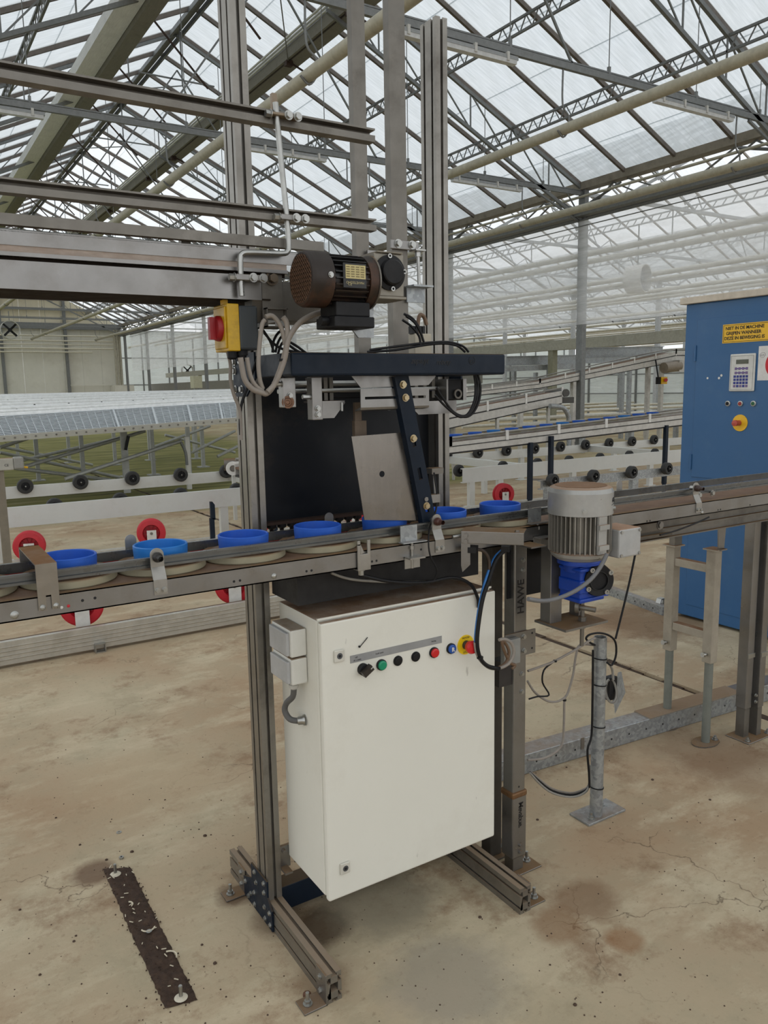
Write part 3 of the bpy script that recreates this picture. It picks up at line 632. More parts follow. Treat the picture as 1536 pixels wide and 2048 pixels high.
sh_.add([P[1], P[2], P[3], P[4], P[1]+nn, P[2]+nn, P[3]+nn, P[4]+nn], [(0, 1, 2, 3), (4, 5, 6, 7), (1, 2, 6, 5)]); sh_.build('guide_sheet', mat('brushed_steel_sheet', '837e78', .28, .9, '66625e', .5, 3, .05, 5, stretch=(14, 14, .8)), gp)
a, b_ = q(699, 842, 1.9), q(728, 876, 1.9); G().box(a.x+.008, b_.x, 1.885, 1.9, b_.z, a.z).box(a.x+.012, b_.x-.012, 1.89, 1.9, a.z, a.z+.05).build('hinge_block', mat('brown_steel', '6a5c4e', .55, .5), gp)
# small sensor on a rod beside the arm
se = thing('proximity_sensor', 'small clamp sensor on a thin rod at the foot of the navy slanted arm', 'sensor', q(868, 1000, 1.83))
g = G().cyl(q(871, 1005, 1.835), q(867, 945, 1.835), .004, 10); g.build('rod', BRITE, se)
a, b_ = q(858, 938, 1.835), q(881, 946, 1.835); G().box(a.x, b_.x, 1.82, 1.85, b_.z, a.z+.002).build('sensor_head', STEELD, se)
a, b_ = q(846, 990, 1.826), q(874, 1003, 1.826); G().box(a.x, b_.x, 1.81, 1.83, b_.z, a.z).bolt(q(850, 998, 1.81), (0, -1, 0), .007, .006).build('clamp', STEEL, se)
G().tube([q(868, 945, 1.82), q(873, 985, 1.815), q(872, 1020, 1.812), q(862, 1045, 1.8), q(857, 1075, 1.75), q(860, 1110, 1.742), q(874, 1140, 1.742), q(868, 1160, 1.75)], .0025, 6).build('sensor_lead', BLACK, se)
# ================================================================ white control cabinet
cb = thing('control_cabinet', 'white steel control cabinet with a row of push buttons and dusty top', 'control cabinet', (1.2, 1.9, .2))
G().box(.9105, 1.4985, 1.802, 2.04, .205, 1.0).build('body', WHITEP, cb, bevel=.005)
G().box(.9095, 1.5005, 1.778, 1.799, .2, .997).build('door', WHITEP, cb, bevel=.006)
G().box(.916, 1.494, 1.798, 1.803, .21, .99).build('door_seal', BLACK, cb)
G().box(.9105, 1.4985, 1.796, 1.802, 1.0, 1.006).build('rain_lip', WHITEP, cb)
DY = 1.778
for z in (.901, .288):
    o = G().box(.945, .976, DY-.006, DY, z-.017, z+.017).build('lock', mat('cream_lock', 'cbc8bd', .45, .1), cb, bevel=.003)
    G().cyl((.961, DY-.0065, z), (.961, DY-.0058, z), .0085, 16).build('lock_barrel', mat('grey_barrel', '5f6266', .4, .6), o); G().cyl((.961, DY-.0072, z), (.961, DY-.0064, z), .004, 12).build('keyhole', INK, o)
ls = G().box(.995, 1.299, DY-.0012, DY, .872, .893).build('label_strip', mat('grey_label', '8c8c8b', .5), cb)
for x, z, s_ in ((1.01, .884, 'UIT'), (1.005, .876, 'AF 1 AAN'), (1.075, .881, 'KLEP AAN'), (1.262, .881, 'Storing')): text(s_, (x, DY-.0014, z), (1, 0, 0), ZA, .0055, mat('label_ink', '3c3c3c', .6), ls)
def button(x, z, col, r=.0155, d=.011, ring=BLACK, name='push_button'):
    o = G().lathe([(0, r), (-d*.55, r), (-d*.6, r*.9), (-d*.6, 0)], (x, DY, z), (0, 1, 0), 24).build(name, ring, cb)
    G().lathe([(-d*.55, r*.86), (-d, r*.83), (-d*1.12, r*.6), (-d*1.15, 0)], (x, DY, z), (0, 1, 0), 24).build('cap', col, o); return o
o = G().lathe([(0, .0165), (-.01, .0165), (-.013, .014), (-.013, 0)], (1.033, DY, .849), (0, 1, 0), 24).build('rotary_switch', BLACK, cb)
G().obox((1.036, DY-.02, .849), (.014, 0, .009), (-.0045, 0, .007), (0, .008, 0)).build('knob', mat('brown_black_knob', '2a241f', .4), o); G().obox((1.047, DY-.0283, .857), (.004, 0, .0026), (-.0006, 0, .001), (0, .0004, 0)).build('pointer', LGREY, o)
button(1.092, .849, GREENB); button(1.147, .849, BLACK, .0145, .006, name='blank_cap'); button(1.207, .849, BLACK, .0145, .006, name='blank_cap'); button(1.27, .849, REDB)
o = button(1.331, .849, mat('blue_button_plastic', '1d4f9e', .35)); text('R', (1.3262, DY-.0132, .8432), (1, 0, 0), ZA, .0165, WPLATE, o, bold=.0008)
o = G().lathe([(0, .0), (0, .0295), (-.003, .0295), (-.003, 0)], (1.385, DY, .85), (0, 1, 0), 32).build('emergency_collar', mat('emergency_yellow', 'e6c312', .4), cb)
text('NOOD', (1.385, DY-.0032, .869), (1, 0, 0), ZA, .0085, INK, o, align='CENTER'); text('STOP', (1.385, DY-.0032, .8245), (1, 0, 0), ZA, .0085, INK, o, align='CENTER')
o = G().lathe([(-.003, .0135), (-.02, .0125), (-.02, .0)], (1.385, DY, .85), (0, 1, 0), 24).build('emergency_stem', mat('grey_stem', '3b3630', .5), cb)
G().lathe([(-.018, .012), (-.021, .0175), (-.033, .02), (-.04, .0165), (-.042, 0)], (1.385, DY, .85), (0, 1, 0), 28).build('mushroom_head', REDB, o)
# double socket box on its left side, with gland and flexible lead
sk = thing('double_socket', 'white double socket with grey flap lids on the cabinet side', 'socket', (.9, 1.93, .89))
for z0, z1 in ((.888, .965), (.81, .884)):
    o = G().box(.862, .9095, 1.862, 1.985, z0, z1).build('housing', mat('white_socket', 'd6d5cd', .45, 0, 'a09684', .2, 4, .02, topdust='8a7660'), sk, bevel=.005)
    G().box(.852, .8625, 1.87, 1.982, z0+.004, z1-.008).build('flap_lid', mat('socket_lid_grey', 'a9a9a8', .5), o, bevel=.003)
G().lathe([(0, .011), (-.012, .011), (-.012, .015), (-.022, .013), (-.026, .009)], (.886, 1.905, .81), (0, 0, 1), 14).build('gland', LGREY, sk)
cl = thing('flexible_lead', 'short grey flexible lead looping from the socket into the cabinet side', 'cable', (.885, 1.92, .72))
G().tube([(.886, 1.905, .786), (.884, 1.91, .76), (.876, 1.935, .735), (.873, 1.942, .71), (.88, 1.925, .69), (.896, 1.905, .688)], .0085, 10).build('sheath', mat('dark_grey_sheath', '5b5a58', .6), cl)
G().lathe([(0, .016), (-.006, .016), (-.006, .013), (-.02, .012), (-.022, .009)], (.9105, 1.89, .693), (.9, -.5, .1), 8).build('gland', BRITE, cl)
G().tube([(1.05, DY-.002, .935), (1.04, DY-.0035, .927), (1.026, DY-.0035, .915)], .0012, 5).lathe([(0, 0), (-.002, .003), (.002, .003), (.003, 0)], (1.024, DY-.002, .914), (0, 1, 0), 8).build('loose_wire', INK, cb)
# ================================================================ raised conveyor beam at the upper left, with rails
uc = thing('raised_conveyor', 'long steel conveyor beam high at the left ending by the black motor', 'conveyor', (.3, 1.9, 1.9))
X1 = on(575, 560, Y=1.8).x; XA = -1.2
zb, zm, zt = 1.8135, 1.874, 1.9155
G().box(XA, on(524, 600, Y=1.8).x, 1.8, 1.803, zb, zm-.004).box(XA, X1-.045, 1.987, 1.99, zb, zm).build('lower_channel', STEEL, uc)
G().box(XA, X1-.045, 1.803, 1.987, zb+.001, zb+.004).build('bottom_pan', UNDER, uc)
G().box(XA, X1, 1.802, 1.812, zm+.012, zt-.012).build('dust_band', mat('dusty_groove', 'a2958a', .7, .2, '8a6a54', .6, 4, .15, 8, stretch=(3, 3, 12)), uc)
G().box(XA, X1, 1.797, 1.815, zm+.004, zm+.012).build('lip_strip', STEEL, uc)
G().box(XA, X1, 1.815, 1.818, zm-.004, zm+.004).build('gap_shadow_strip', UNDER, uc)  # dark strip paints the shadow line below the lip
G().box(XA, X1+.05, 1.8, 1.806, zt-.016, zt+.012).box(XA, X1+.05, 1.8, 1.83, zt+.01, zt+.014).build('upper_channel', STEEL, uc)
G().box(XA, X1, 1.815, 1.985, zm+.005, zm+.012).build('belt', BELT, uc)
G().box(XA, X1+.05, 1.985, 1.99, zm, zt+.012).build('back_channel', STEEL, uc)
G().box(on(524, 600, Y=1.81).x, on(565, 600, Y=1.81).x, 1.808, 1.816, on(540, 640, Y=1.81).z, on(540, 545, Y=1.81).z).build('end_plate', STEELD, uc)
G().box(on(566, 600, Y=1.83).x, on(640, 600, Y=1.83).x, 1.83, 1.95, on(600, 642, Y=1.83).z, on(600, 565, Y=1.83).z).build('drive_bracket', STEELD, uc)
p = on(543, 557, Y=1.806); g = G().lathe([(0, .017), (-.003, .017), (-.003, .012)], p, (0, 1, 0), 16); g.bolt(p+V((0, -.003, 0)), (0, -1, 0), .0105, .012, False); g.build('axle_bolt', mat('rusty_bolt', '6f6354', .5, .6), uc)
a, b_ = on(533, 615, Y=1.79), on(577, 655, Y=1.79)
G().box(a.x, b_.x, 1.79, 1.793, b_.z, a.z).box(a.x, a.x+.003, 1.79, 1.85, b_.z, a.z).box(b_.x-.003, b_.x, 1.79, 1.85, b_.z, a.z).box(a.x, b_.x, 1.79, 1.85, b_.z, b_.z+.003).box(a.x, b_.x, 1.79, 1.85, a.z-.003, a.z)
g = G().box(a.x, a.x+.003, 1.79, 1.86, b_.z, a.z).box(b_.x-.003, b_.x, 1.79, 1.86, b_.z, a.z).box(a.x, b_.x, 1.79, 1.86, b_.z, b_.z+.003).box(a.x, b_.x, 1.79, 1.86, a.z-.003, a.z); g.build('cable_duct', STEELD, uc)
# guide rails above it
def rail(ratio, xe, h, nm, label):
    z = 1.6+ratio*1.8; x1 = on(xe, 1000, Y=1.8).x if xe > 50 else xe
    r = thing('guide_rail', label, 'rail', (x1-.5, 1.8, z)); G().box(XA, x1, 1.795, 1.799, z-h/2, z+h/2).box(XA, x1, 1.795, 1.81, z+h/2-.004, z+h/2).box(XA, x1, 1.787, 1.795, z-h/2, z-h*.05).build('profile', nm, r); return z
ra = on(744, 274, Y=1.8); rb = on(747, 452, Y=1.8); rc = on(646, 494, Y=1.8)
def rail2(z, x1, h, label, mt, dark=True):
    r = thing('guide_rail', label, 'rail', (x1-.5, 1.8, z))
    g = G().box(XA, x1, 1.81, 1.815, z-h/2, z+h/2)
    if dark: g.box(XA, x1, 1.785, 1.81, z-h/2, z-h*.02).box(XA, x1, 1.785, 1.81, z+h*.36, z+h/2)
    else: g.box(XA, x1, 1.795, 1.81, z-h/2, z+h/2)
    g.build('profile', mt, r)
rail2(ra.z, ra.x, .032, 'uppermost dusty steel guide rail crossing before the grooved post', STEELD)
rail2(rb.z, rb.x, .029, 'middle steel guide rail below the uppermost one', STEELD)
rail2(rc.z, rc.x, .022, 'lowest plain square bar just above the steel conveyor beam', STEELD, False)
rd = thing('rail_holder', 'cranked bright rod with three bolted clamp blocks carrying the guide rails', 'bracket', on(575, 437, Y=1.78))
Yr = 1.778
G().tube([on(551, 205, Y=Yr), on(560, 300, Y=Yr), on(574, 440, Y=Yr), on(577, 490, Y=Yr), on(574.5, 503, Y=Yr), on(562, 507, Y=Yr), on(500, 505, Y=Yr), on(484, 508, Y=Yr), on(480.5, 520, Y=Yr), on(482, 560, Y=Yr), on(484, 592, Y=Yr)], .0068, 10, 3).build('rod', BRITE, rd)
def clampb(x0, y0, x1, y1, mt):
    a, b_ = on(x0, y0, Y=1.765), on(x1, y1, Y=1.765); o = G().box(a.x, b_.x, 1.765, 1.79, b_.z, a.z).build('clamp_block', mt, rd, bevel=.0015)
    zc = (a.z+b_.z)/2; g = G()
    for t in (.55, .88): g.bolt((a.x+(b_.x-a.x)*t, 1.765, zc), (0, -1, 0), .008, .007)
    g.bolt((a.x, 1.777, zc), (-1, 0, 0), .008, .012); g.build('bolt', BRITE, o)
clampb(546, 222, 602, 238, mat('rusty_clamp', '8a7c6a', .5, .5, '5a3d2a', .7, 14)); clampb(563, 427, 617, 444, STEEL); clampb(473, 547, 534, 563, STEEL)
a, b_ = on(362, 472, Y=1.83), on(383, 507, Y=1.83); G().box(a.x, b_.x, 1.83, 1.85, b_.z, a.z).build('stub_post', STEELD, uc)
a, b_ = on(544, 185, Y=1.79), on(556, 240, Y=1.79); G().box(a.x, b_.x, 1.79, 1.802, b_.z, a.z).build('rod_socket', mat('rusty_clamp'  , '8a7c6a'), rd)
# ================================================================ black worm gear motor on top
MY, MZ = 1.66, 1.848
mo = thing('black_gear_motor', 'black electric motor with rusty slotted fan cover and square worm gearbox', 'motor', (.95, MY, MZ))
X_ = lambda px_, y=555: on(px_, y, Y=MY).x
xf = X_(601); xc = xf+.056; xb = xc+.096; xe = xb+.022
fc = G().lathe([(.056, .0625), (.008, .0625), (.001, .059), (0, .056), (0, .053)], (xf, MY, MZ), (1, 0, 0), 40).build('fan_cover', RUSTY, mo)
g = G().lathe([(.001, .054), (.001, .046)], (xf, MY, MZ), (1, 0, 0), 32)
for i in range(-5, 6):
    w_ = i*.0094
    if abs(w_) < .054:
        r_ = math.sqrt(.054**2-w_*w_)
        g.obox((xf+.0005, MY+w_, MZ), (.0015, 0, 0), (0, .0021, 0), (0, 0, r_)); g.obox((xf+.0005, MY, MZ+w_), (.0015, 0, 0), (0, r_, 0), (0, 0, .0021))
g.build('fan_grille', mat('brown_grille', '5d4432', .6, .2), fc); G().cyl((xf+.012, MY, MZ), (xf+.013, MY, MZ), .055, 24).build('fan_dark', INK, fc)
G().bolt((xc-.012, MY-.0625, MZ+.004), (0, -1, 0), .005, .003).build('screw', BRITE, fc)
bd = G().cyl((xc-.002, MY, MZ), (xb, MY, MZ), .05, 32); 
for k in range(26):
    t = 2*math.pi*k/26; d = V((0, math.cos(t), math.sin(t))); s_ = V((0, -math.sin(t), math.cos(t)))
    bd.obox(V(((xc+xb)/2, MY, MZ))+d*.053, V(((xb-xc)/2-.004, 0, 0)), s_*.0014, d*.006)
bd.build('finned_body', BLACKM, mo)
G().lathe([(0, .05), (0, .058), (.02, .06), (.022, .06), (.024, .05)], (xb, MY, MZ), (1, 0, 0), 36).build('end_shield', RUSTY, mo)
G().lathe([(.022, .06), (.022, .0625), (.026, .0625), (.026, .03)], (xb, MY, MZ), (1, 0, 0), 36).build('flange_ring', STEELD, mo)
np_ = G().obox((xc+.052, MY-.057, MZ+.006), (.03, 0, 0), (0, .0015, 0), (0, 0, .027)).build('name_plate', mat('name_plate_black', '1a1a18', .4), mo)
G().obox((xc+.054, MY-.0588, MZ+.014), (.026, 0, 0), (0, .0004, 0), (0, 0, .015)).build('plate_field', mat('plate_cream', 'c2b47e', .5, 0, '6a5c3a', .5, 60), np_)
g = G()
for r_ in range(5):
    for c_ in range(4): g.obox((xc+.034+c_*.0125, MY-.0594, MZ+.0245-r_*.0052), (.0045, 0, 0), (0, .0002, 0), (0, 0, .0012))
g.build('plate_print', mat('plate_print', '7a6e48', .6), np_)
text('MAVETECHO', (xc+.076, MY-.0587, MZ-.007), (-1, 0, 0), (0, 0, -1), .008, mat('plate_cream2', 'b0a47a', .5), np_); text('CE', (xc+.033, MY-.0587, MZ-.016), (1, 0, 0), ZA, .009, mat('plate_cream2', 'b0a47a', .5), np_)
tb = G().box(xc+.012, xb+.006, MY-.04, MY+.04, MZ-.083, MZ-.05).box(xc+.004, xb+.014, MY-.047, MY+.047, MZ-.108, MZ-.083).build('terminal_box', BLACK, mo, bevel=.003)
G().cyl((xc+.004, MY-.01, MZ-.092), (xc-.014, MY-.01, MZ-.092), .011, 10).build('gland', BLACK, tb)
gx0 = xe+.004; gx1 = gx0+.082
gb = G().box(gx0, gx1, MY-.03, MY+.06, MZ-.032, MZ+.066).box(gx0-.002, gx1+.004, MY-.036, MY+.06, MZ-.039, MZ-.032).box(gx0+.005, gx1-.005, MY-.036, MY+.06, MZ+.066, MZ+.07).build('gearbox', mat('grey_gear_casting', '8d887d', .5, .5, '5a5248', .5, 8, topdust=DUST), mo, bevel=.004)
gc = V(((gx0+gx1)/2, MY-.03, MZ+.022))
G().lathe([(0, .041), (-.006, .041), (-.008, .031), (-.02, .029), (-.022, .026), (-.022, 0)], gc, (0, 1, 0), 36).build('bearing_cap', BLACK, gb)
g = G()
for t in range(4): d = V((math.cos(t*math.pi/2+.1), 0, math.sin(t*math.pi/2+.1))); g.lathe([(0, .0055), (-.005, .0055), (-.005, .0028), (-.002, .0028)], gc+d*.0375+V((0, -.006, 0)), (0, 1, 0), 12)
g.build('cap_screw', BRITE, gb)
G().prism([(-.05, 0), (.012, 0), (.012, -.075), (-.032, -.075), (-.05, -.055)], (gx0+.02, MY+.03, MZ-.05), (1, 0, 0), ZA, (0, .005, 0)).build('torque_plate', GALV, mo)
p = V((gx0+.012, MY+.029, MZ-.09)); g = G().lathe([(0, .018), (-.003, .018), (-.003, .012), (-.007, .012)], p, (0, 1, 0), 20); g.bolt(p+V((0, -.007, 0)), (0, -1, 0), .009, .008, False); g.bolt(p+V((-.03, 0, -.004)), (0, -1, 0), .009, .01); g.build('bolt', STEEL, mo)
# ================================================================ yellow and black main switch
SX = .008
sw = thing('main_switch', 'yellow and black isolator switch with a red rotary knob under the steel beam', 'switch', (.72, 1.84, 1.75))
G().box(.723+SX, .772+SX, 1.8, 1.885, 1.697, 1.8).build('housing', mat('switch_body', '2c3236', .5, 0, '4a4a40', .3, 6), sw, bevel=.005)
G().box(.694+SX, .7235+SX, 1.798, 1.887, 1.694, 1.803).box(.690+SX, .6945+SX, 1.806, 1.88, 1.7, 1.797).build('cover', mat('switch_yellow', 'c29a0e', .42, 0, '55421a', .55, 9, .1), sw, bevel=.004)  # dirty yellow, also darkened for the shade under the beam
G().box(.698+SX, .709+SX, 1.83, 1.85, 1.803, 1.815).build('padlock_tab', YEL, sw)
G().lathe([(0, .03), (-.005, .03), (-.012, .0275), (-.013, 0)], (.690+SX, 1.843, 1.748), (1, 0, 0), 28).build('knob', mat('switch_red', '8e1016', .45), sw)  # red toned down to carry the shade below the beam
G().box(.664+SX, .678+SX, 1.836, 1.85, 1.722, 1.774).build('knob_grip', mat('switch_red', 'a41419'), sw)
G().lathe([(0, .016), (-.012, .016), (-.012, .013), (-.026, .011)], (.745, 1.83, 1.697), (0, 0, 1), 10).lathe([(0, .012), (-.018, .012), (-.022, .008)], (.72, 1.825, 1.697), (0, 0, 1), 10).build('gland', BLACK, sw)
G().prism([(0, 0), (.05, 0), (.05, -.05), (.02, -.05)], (.772, 1.81, 1.815), (0, 1, 0), ZA, (.03, 0, 0)).build('mounting_plate', STEELD, sw)
# ================================================================ pot conveyor through the machine
pc = thing('pot_conveyor', 'low steel belt conveyor carrying the blue ringed pot holders past the machine', 'conveyor', (1.5, 1.9, 1.15))
CX0, CX1 = -1.2, 5.2; FY = 1.76
o = G().box(CX0, CX1, FY, FY+.003, 1.134, 1.18).box(CX0, CX1, FY, FY+.02, 1.177, 1.18).box(CX0, CX1, FY, FY+.02, 1.134, 1.137).build('front_channel', STEEL, pc)
G().box(CX0, CX1, 2.022, 2.025, 1.134, 1.18).box(CX0, CX1, 2.005, 2.025, 1.177, 1.18).build('back_channel', STEEL, pc)
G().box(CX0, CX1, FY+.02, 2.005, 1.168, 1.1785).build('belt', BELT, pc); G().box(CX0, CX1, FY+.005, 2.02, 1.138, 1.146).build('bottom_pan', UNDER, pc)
g = G()
for px_ in (154, 164, 468, 480, 613, 623, 735, 752): g.cyl(on(px_, 1000, Y=FY)*1, on(px_, 1000, Y=FY)*1, .001) if False else None
for px_, py_ in ((165, 1201), (190, 1196), (468, 1163), (480, 1161), (613, 1142.5), (623, 1141), (744, 1123), (753, 1121.5), (1294, 1042.5), (1300, 1041.5), (1436, 1020), (1441, 1019), (1500, 1010), (842, 1099)):
    p = on(px_, py_, Y=FY); g = G(); g.cyl(p+V((0, -.0004, 0)), p+V((0, .0005, 0)), .0032, 12); g.build('drilled_hole', INK, pc)
for px_, py_, mt in ((123, 1215, WPLATE), (137, 1212, REDW)): p = on(px_, py_, Y=FY); G().lathe([(0, .0035), (-.001, .003), (-.0015, 0)], p, (0, 1, 0), 10).build('paint_plug', mt, pc)
for px_, py_, r in ((29, 1230, .0085), (548, 1152, .007), (1404, 1025, .006)): p = on(px_, py_, Y=FY); G().lathe([(0, r), (-.0015, r), (-.004, r*.6), (-.005, 0)], p, (0, 1, 0), 16).build('rivet', BRITE, pc)
# guide rails either side of the rings
for nm, y, lb in (('front_guide_rail', 1.8, 0), ('back_guide_rail', 1.975, 0)):
    P = [(.006, -.0115), (-.006, -.0115), (-.006, -.006), (.003, -.005), (.003, .0055), (-.006, .0065), (-.006, .0115), (.006, .0115)]
    if y > 1.9: P = [(-a, b) for a, b in P]
    G().prism(P, (CX0, y, 1.2135 if y < 1.9 else 1.2045), (0, 1, 0), ZA, (CX1-CX0, 0, 0)).build(nm, mat('grey_rail', '6d6e6c', .3, .7, '55504a', .3, 2), pc)
G().box(CX0, 1.72, 2.028, 2.034, 1.17, 1.2).build('red_guard_strip', mat('red_strip', 'c3221f', .4), pc); G().box(CX0, 1.72, 2.028, 2.034, 1.2005, 1.206).build('white_strip', WPLATE, pc)
# rail brackets, each different
def on2(x, y): return on(x, y, Y=FY-.004)
a, b_ = on(70, 1000, Y=FY).x-.012, on(110, 1000, Y=FY).x-.008
g = G().box(a, b_, 1.757, 1.99, 1.247, 1.25).box(a, b_, 1.754, 1.757, 1.182, 1.25).box(a, a+.016, 1.754, 1.757, 1.15, 1.182).box(b_-.016, b_, 1.754, 1.757, 1.15, 1.182).box(a, b_, 1.985, 1.99, 1.21, 1.25)
o = g.build('bridge_bracket', mat('brown_bent_strap', '8a8378', .4, .7, '6f5236', .6, 9, topdust='7d5c3f'), pc)
for x in (a+.008, b_-.008): G().lathe([(0, .006), (-.002, .006), (-.0045, .0035), (-.005, 0)], (x, 1.754, 1.157), (0, 1, 0), 14).build('bolt', BRITE, o)
def tab(px_, zb, knob, lower=True):
    x = on(px_, 1140, Y=1.775).x
    g = G()
    P = [(-.0155, -.03)]+[(.0155*math.cos(t), .0155*math.sin(t)) for t in [math.pi*(1-i/10) for i in range(11)]]+[(.0155, -.03)]
    g.prism(P, (x, 1.772, 1.235), (1, 0, 0), ZA, (0, .003, 0)).prism([(1.772, 1.207), (1.775, 1.207), (1.76, 1.178), (1.757, 1.178)], (x-.0155, 0, 0), (0, 1, 0), ZA, (.031, 0, 0)).box(x-.0155, x+.0155, 1.757, 1.76, 1.145, 1.18)
    o = g.build('rail_tab', mat('satin_zinc', '9d9a94', .35, .7, '6d665c', .4, 12), pc)
    G().lathe([(0, .011), (-.006, .012), (-.014, .01), (-.018, .007), (-.03, .006)], (x, 1.772, 1.23), (0, 1, 0), 14).build('knob', knob, o)
    G().cyl((x, 1.775, 1.23), (x, 1.795, 1.23), .008, 10).build('spacer', BRITE, o)
    for dx in (-.008, .008): G().bolt((x+dx, 1.757, 1.156), (0, -1, 0), .005, .004).build('bolt', BRITE, o)
tab(315, 1, mat('black_knob', '26221f', .45)); tab(873, 1, mat('brown_knob', '4a2c24', .45)); tab(1384, 1, mat('brown_knob2', '3a2a24', .45))
for px_ in (262, 660, 1076+160):      # tabs on the far rail
    x = on(px_, 1090, Y=1.99).x; G().prism([(-.014, -.03)]+[(.014*math.cos(t), .014*math.sin(t)) for t in [math.pi*(1-i/10) for i in range(11)]]+[(.014, -.03)], (x, 1.99, 1.236), (1, 0, 0), ZA, (0, .003, 0)).build('rail_tab', mat('satin_zinc', '9d9a94'), pc)
a, b_ = on(713, 1000, Y=1.752).x, on(739, 1000, Y=1.752).x
g = G().box(a, a+.009, 1.752, 1.757, 1.195, 1.208).box(b_-.009, b_, 1.752, 1.757, 1.17, 1.208).box(a, a+.009, 1.752, 1.757, 1.17, 1.2).box(a, b_, 1.752, 1.757, 1.128, 1.172).box(a, b_, 1.757, 1.79, 1.128, 1.131).prism([(a+.009, 1.2), (a+.02, 1.176), (a+.013, 1.172), (a+.009, 1.172)], (0, 1.752, 0), (1, 0, 0), ZA, (0, .005, 0)); g.build('hook_bracket', mat('satin_zinc', '9d9a94'), pc, bevel=.001)
G().bolt(((a+b_)/2, 1.77, 1.126), (0, 0, -1), .008, .012).build('bolt', BRITE, pc)
def zincplate(px0, px1, z0, z1, y):
    a, b_ = on(px0, 1050, Y=y).x, on(px1, 1050, Y=y).x
    o = G().box(a, b_, y, y+.003, z0, z1).box(a-.005, b_+.02, y-.02, y+.003, z0-.003, z0).build('zinc_plate', GALV, pc)
    xm = (a+b_)/2; G().cyl((xm+.004, y-.008, z0-.003), (xm+.004, y-.008, z0-.075), .004, 8).cyl((xm+.004, y-.008, z0-.012), (xm+.004, y-.008, z0-.022), .008, 6).box(xm-.02, xm+.03, FY-.03, FY, z0-.045, z0-.041).box(xm-.02, xm+.03, FY-.003, FY, z0-.075, z0-.041).build('adjusting_screw', mat('satin_zinc', '9d9a94'), o)
zincplate(801, 834, 1.187, 1.23, 1.765); zincplate(1057, 1082, 1.189, 1.232, 1.775)
p = on(905, 1074, Y=1.75); G().cyl(p, p+V((.07, 0, 0)), .0045, 8).cyl(p+V((.055, 0, 0)), p+V((.075, 0, 0)), .011, 6).build('tension_rod', BRITE, pc)
# joiner at the right part of the rail
g = G()
for px_ in (1398, 1424): p = on(px_, 990 if px_ == 1398 else 986, Y=1.79); g = G().bolt(p, (0, -1, 0), .008, .006); g.build('bolt', BRITE, pc)
# lower return channel at the right, and dusty clamp plate
G().box(1.72, CX1, 1.8, 1.803, 1.062, 1.134).box(1.72, CX1, 1.785, 1.803, 1.062, 1.066).box(1.72, CX1, 1.785, 1.8, 1.095, 1.1).build('lower_channel', STEELD, pc)
a, b_ = on(1213, 1000, Y=1.78).x, on(1262, 1000, Y=1.78).x
o = G().box(a, b_, 1.782, 1.785, 1.065, 1.13).build('joint_plate', STEEL, pc)
for dx in (.25, .6):
    for z in (1.085, 1.115): G().bolt((a+(b_-a)*dx, 1.782, z), (0, -1, 0), .007, .005).build('bolt', mat('rusty_bolt', '6f6354'), o)
a, b_ = on(1261, 1000, Y=1.77).x, on(1330, 1000, Y=1.77).x
o = G().box(a, a+.035, 1.765, 1.785, 1.075, 1.128).box(a+.035, b_, 1.772, 1.785, 1.098, 1.128).box(a+.035, b_+.05, 1.772, 1.785, 1.075, 1.086).build('belt_tensioner', mat('dirty_tensioner', '5e564b', .6, .3, '3a332c', .5, 10, topdust=DUST), pc, bevel=.002)
G().bolt((b_-.02, 1.772, 1.118), (0, -1, 0), .012, .006).build('bolt', STEEL, o)
# sheet under the motor part
G().box(1.60, 1.76, 1.84, 1.845, .94, 1.132).build('black_cover', BLACK, pc)
G().box(.886, 1.5, 1.86, 2.025, 1.03, 1.125).build('dark_underbox', mat('dark_box_paint', '1d1b1a', .7), pc)  # plain near-black box filling the space under the conveyor
# ---- pot holders
def pot(i, x, label, ring):
    r = thing('pot_holder', label, 'pot holder', (x, 1.8885, 1.1787), 'ringed pot holders riding on the belt'); c = (x, 1.8885, 1.1787)
    G().lathe([(0, 0), (0, .1035), (.003, .1065), (.017, .1065), (.019, .104), (.019, 0)], c, ZA, 48).build('base_disc', DISC, r)
    G().lathe([(.019, .085), (.022, .083), (.022, .0)], c, ZA, 40).build('brown_insert', mat('brown_insert', '77604c', .6, 0, '55402f', .4, 9), r)
    G().lathe([(.022, .0625), (.05, .0645), (.058, .0645), (.06, .062), (.058, .0595), (.024, .0585), (.024, 0)], c, ZA, 48).build('ring', ring, r)
    return r
xs = [.1085+.2145*i for i in range(8)]
labs = ['blue ring pot holder cut off at the left edge of the conveyor', 'royal blue ring pot holder beside the brown bent strap', 'lighter sky blue ring pot holder behind the black knob', 'royal blue ring pot holder in front of the grooved post', 'blue ring pot holder under the dark sheet with cable glands', 'blue ring pot holder below the bent stainless guide sheet', 'blue ring pot holder half hidden behind the foot of the slanted arm', 'blue ring pot holder last in line beside the grey motor']
for i, x in enumerate(xs): pot(i, x, labs[i], BLUEL if i == 2 else BLUER)
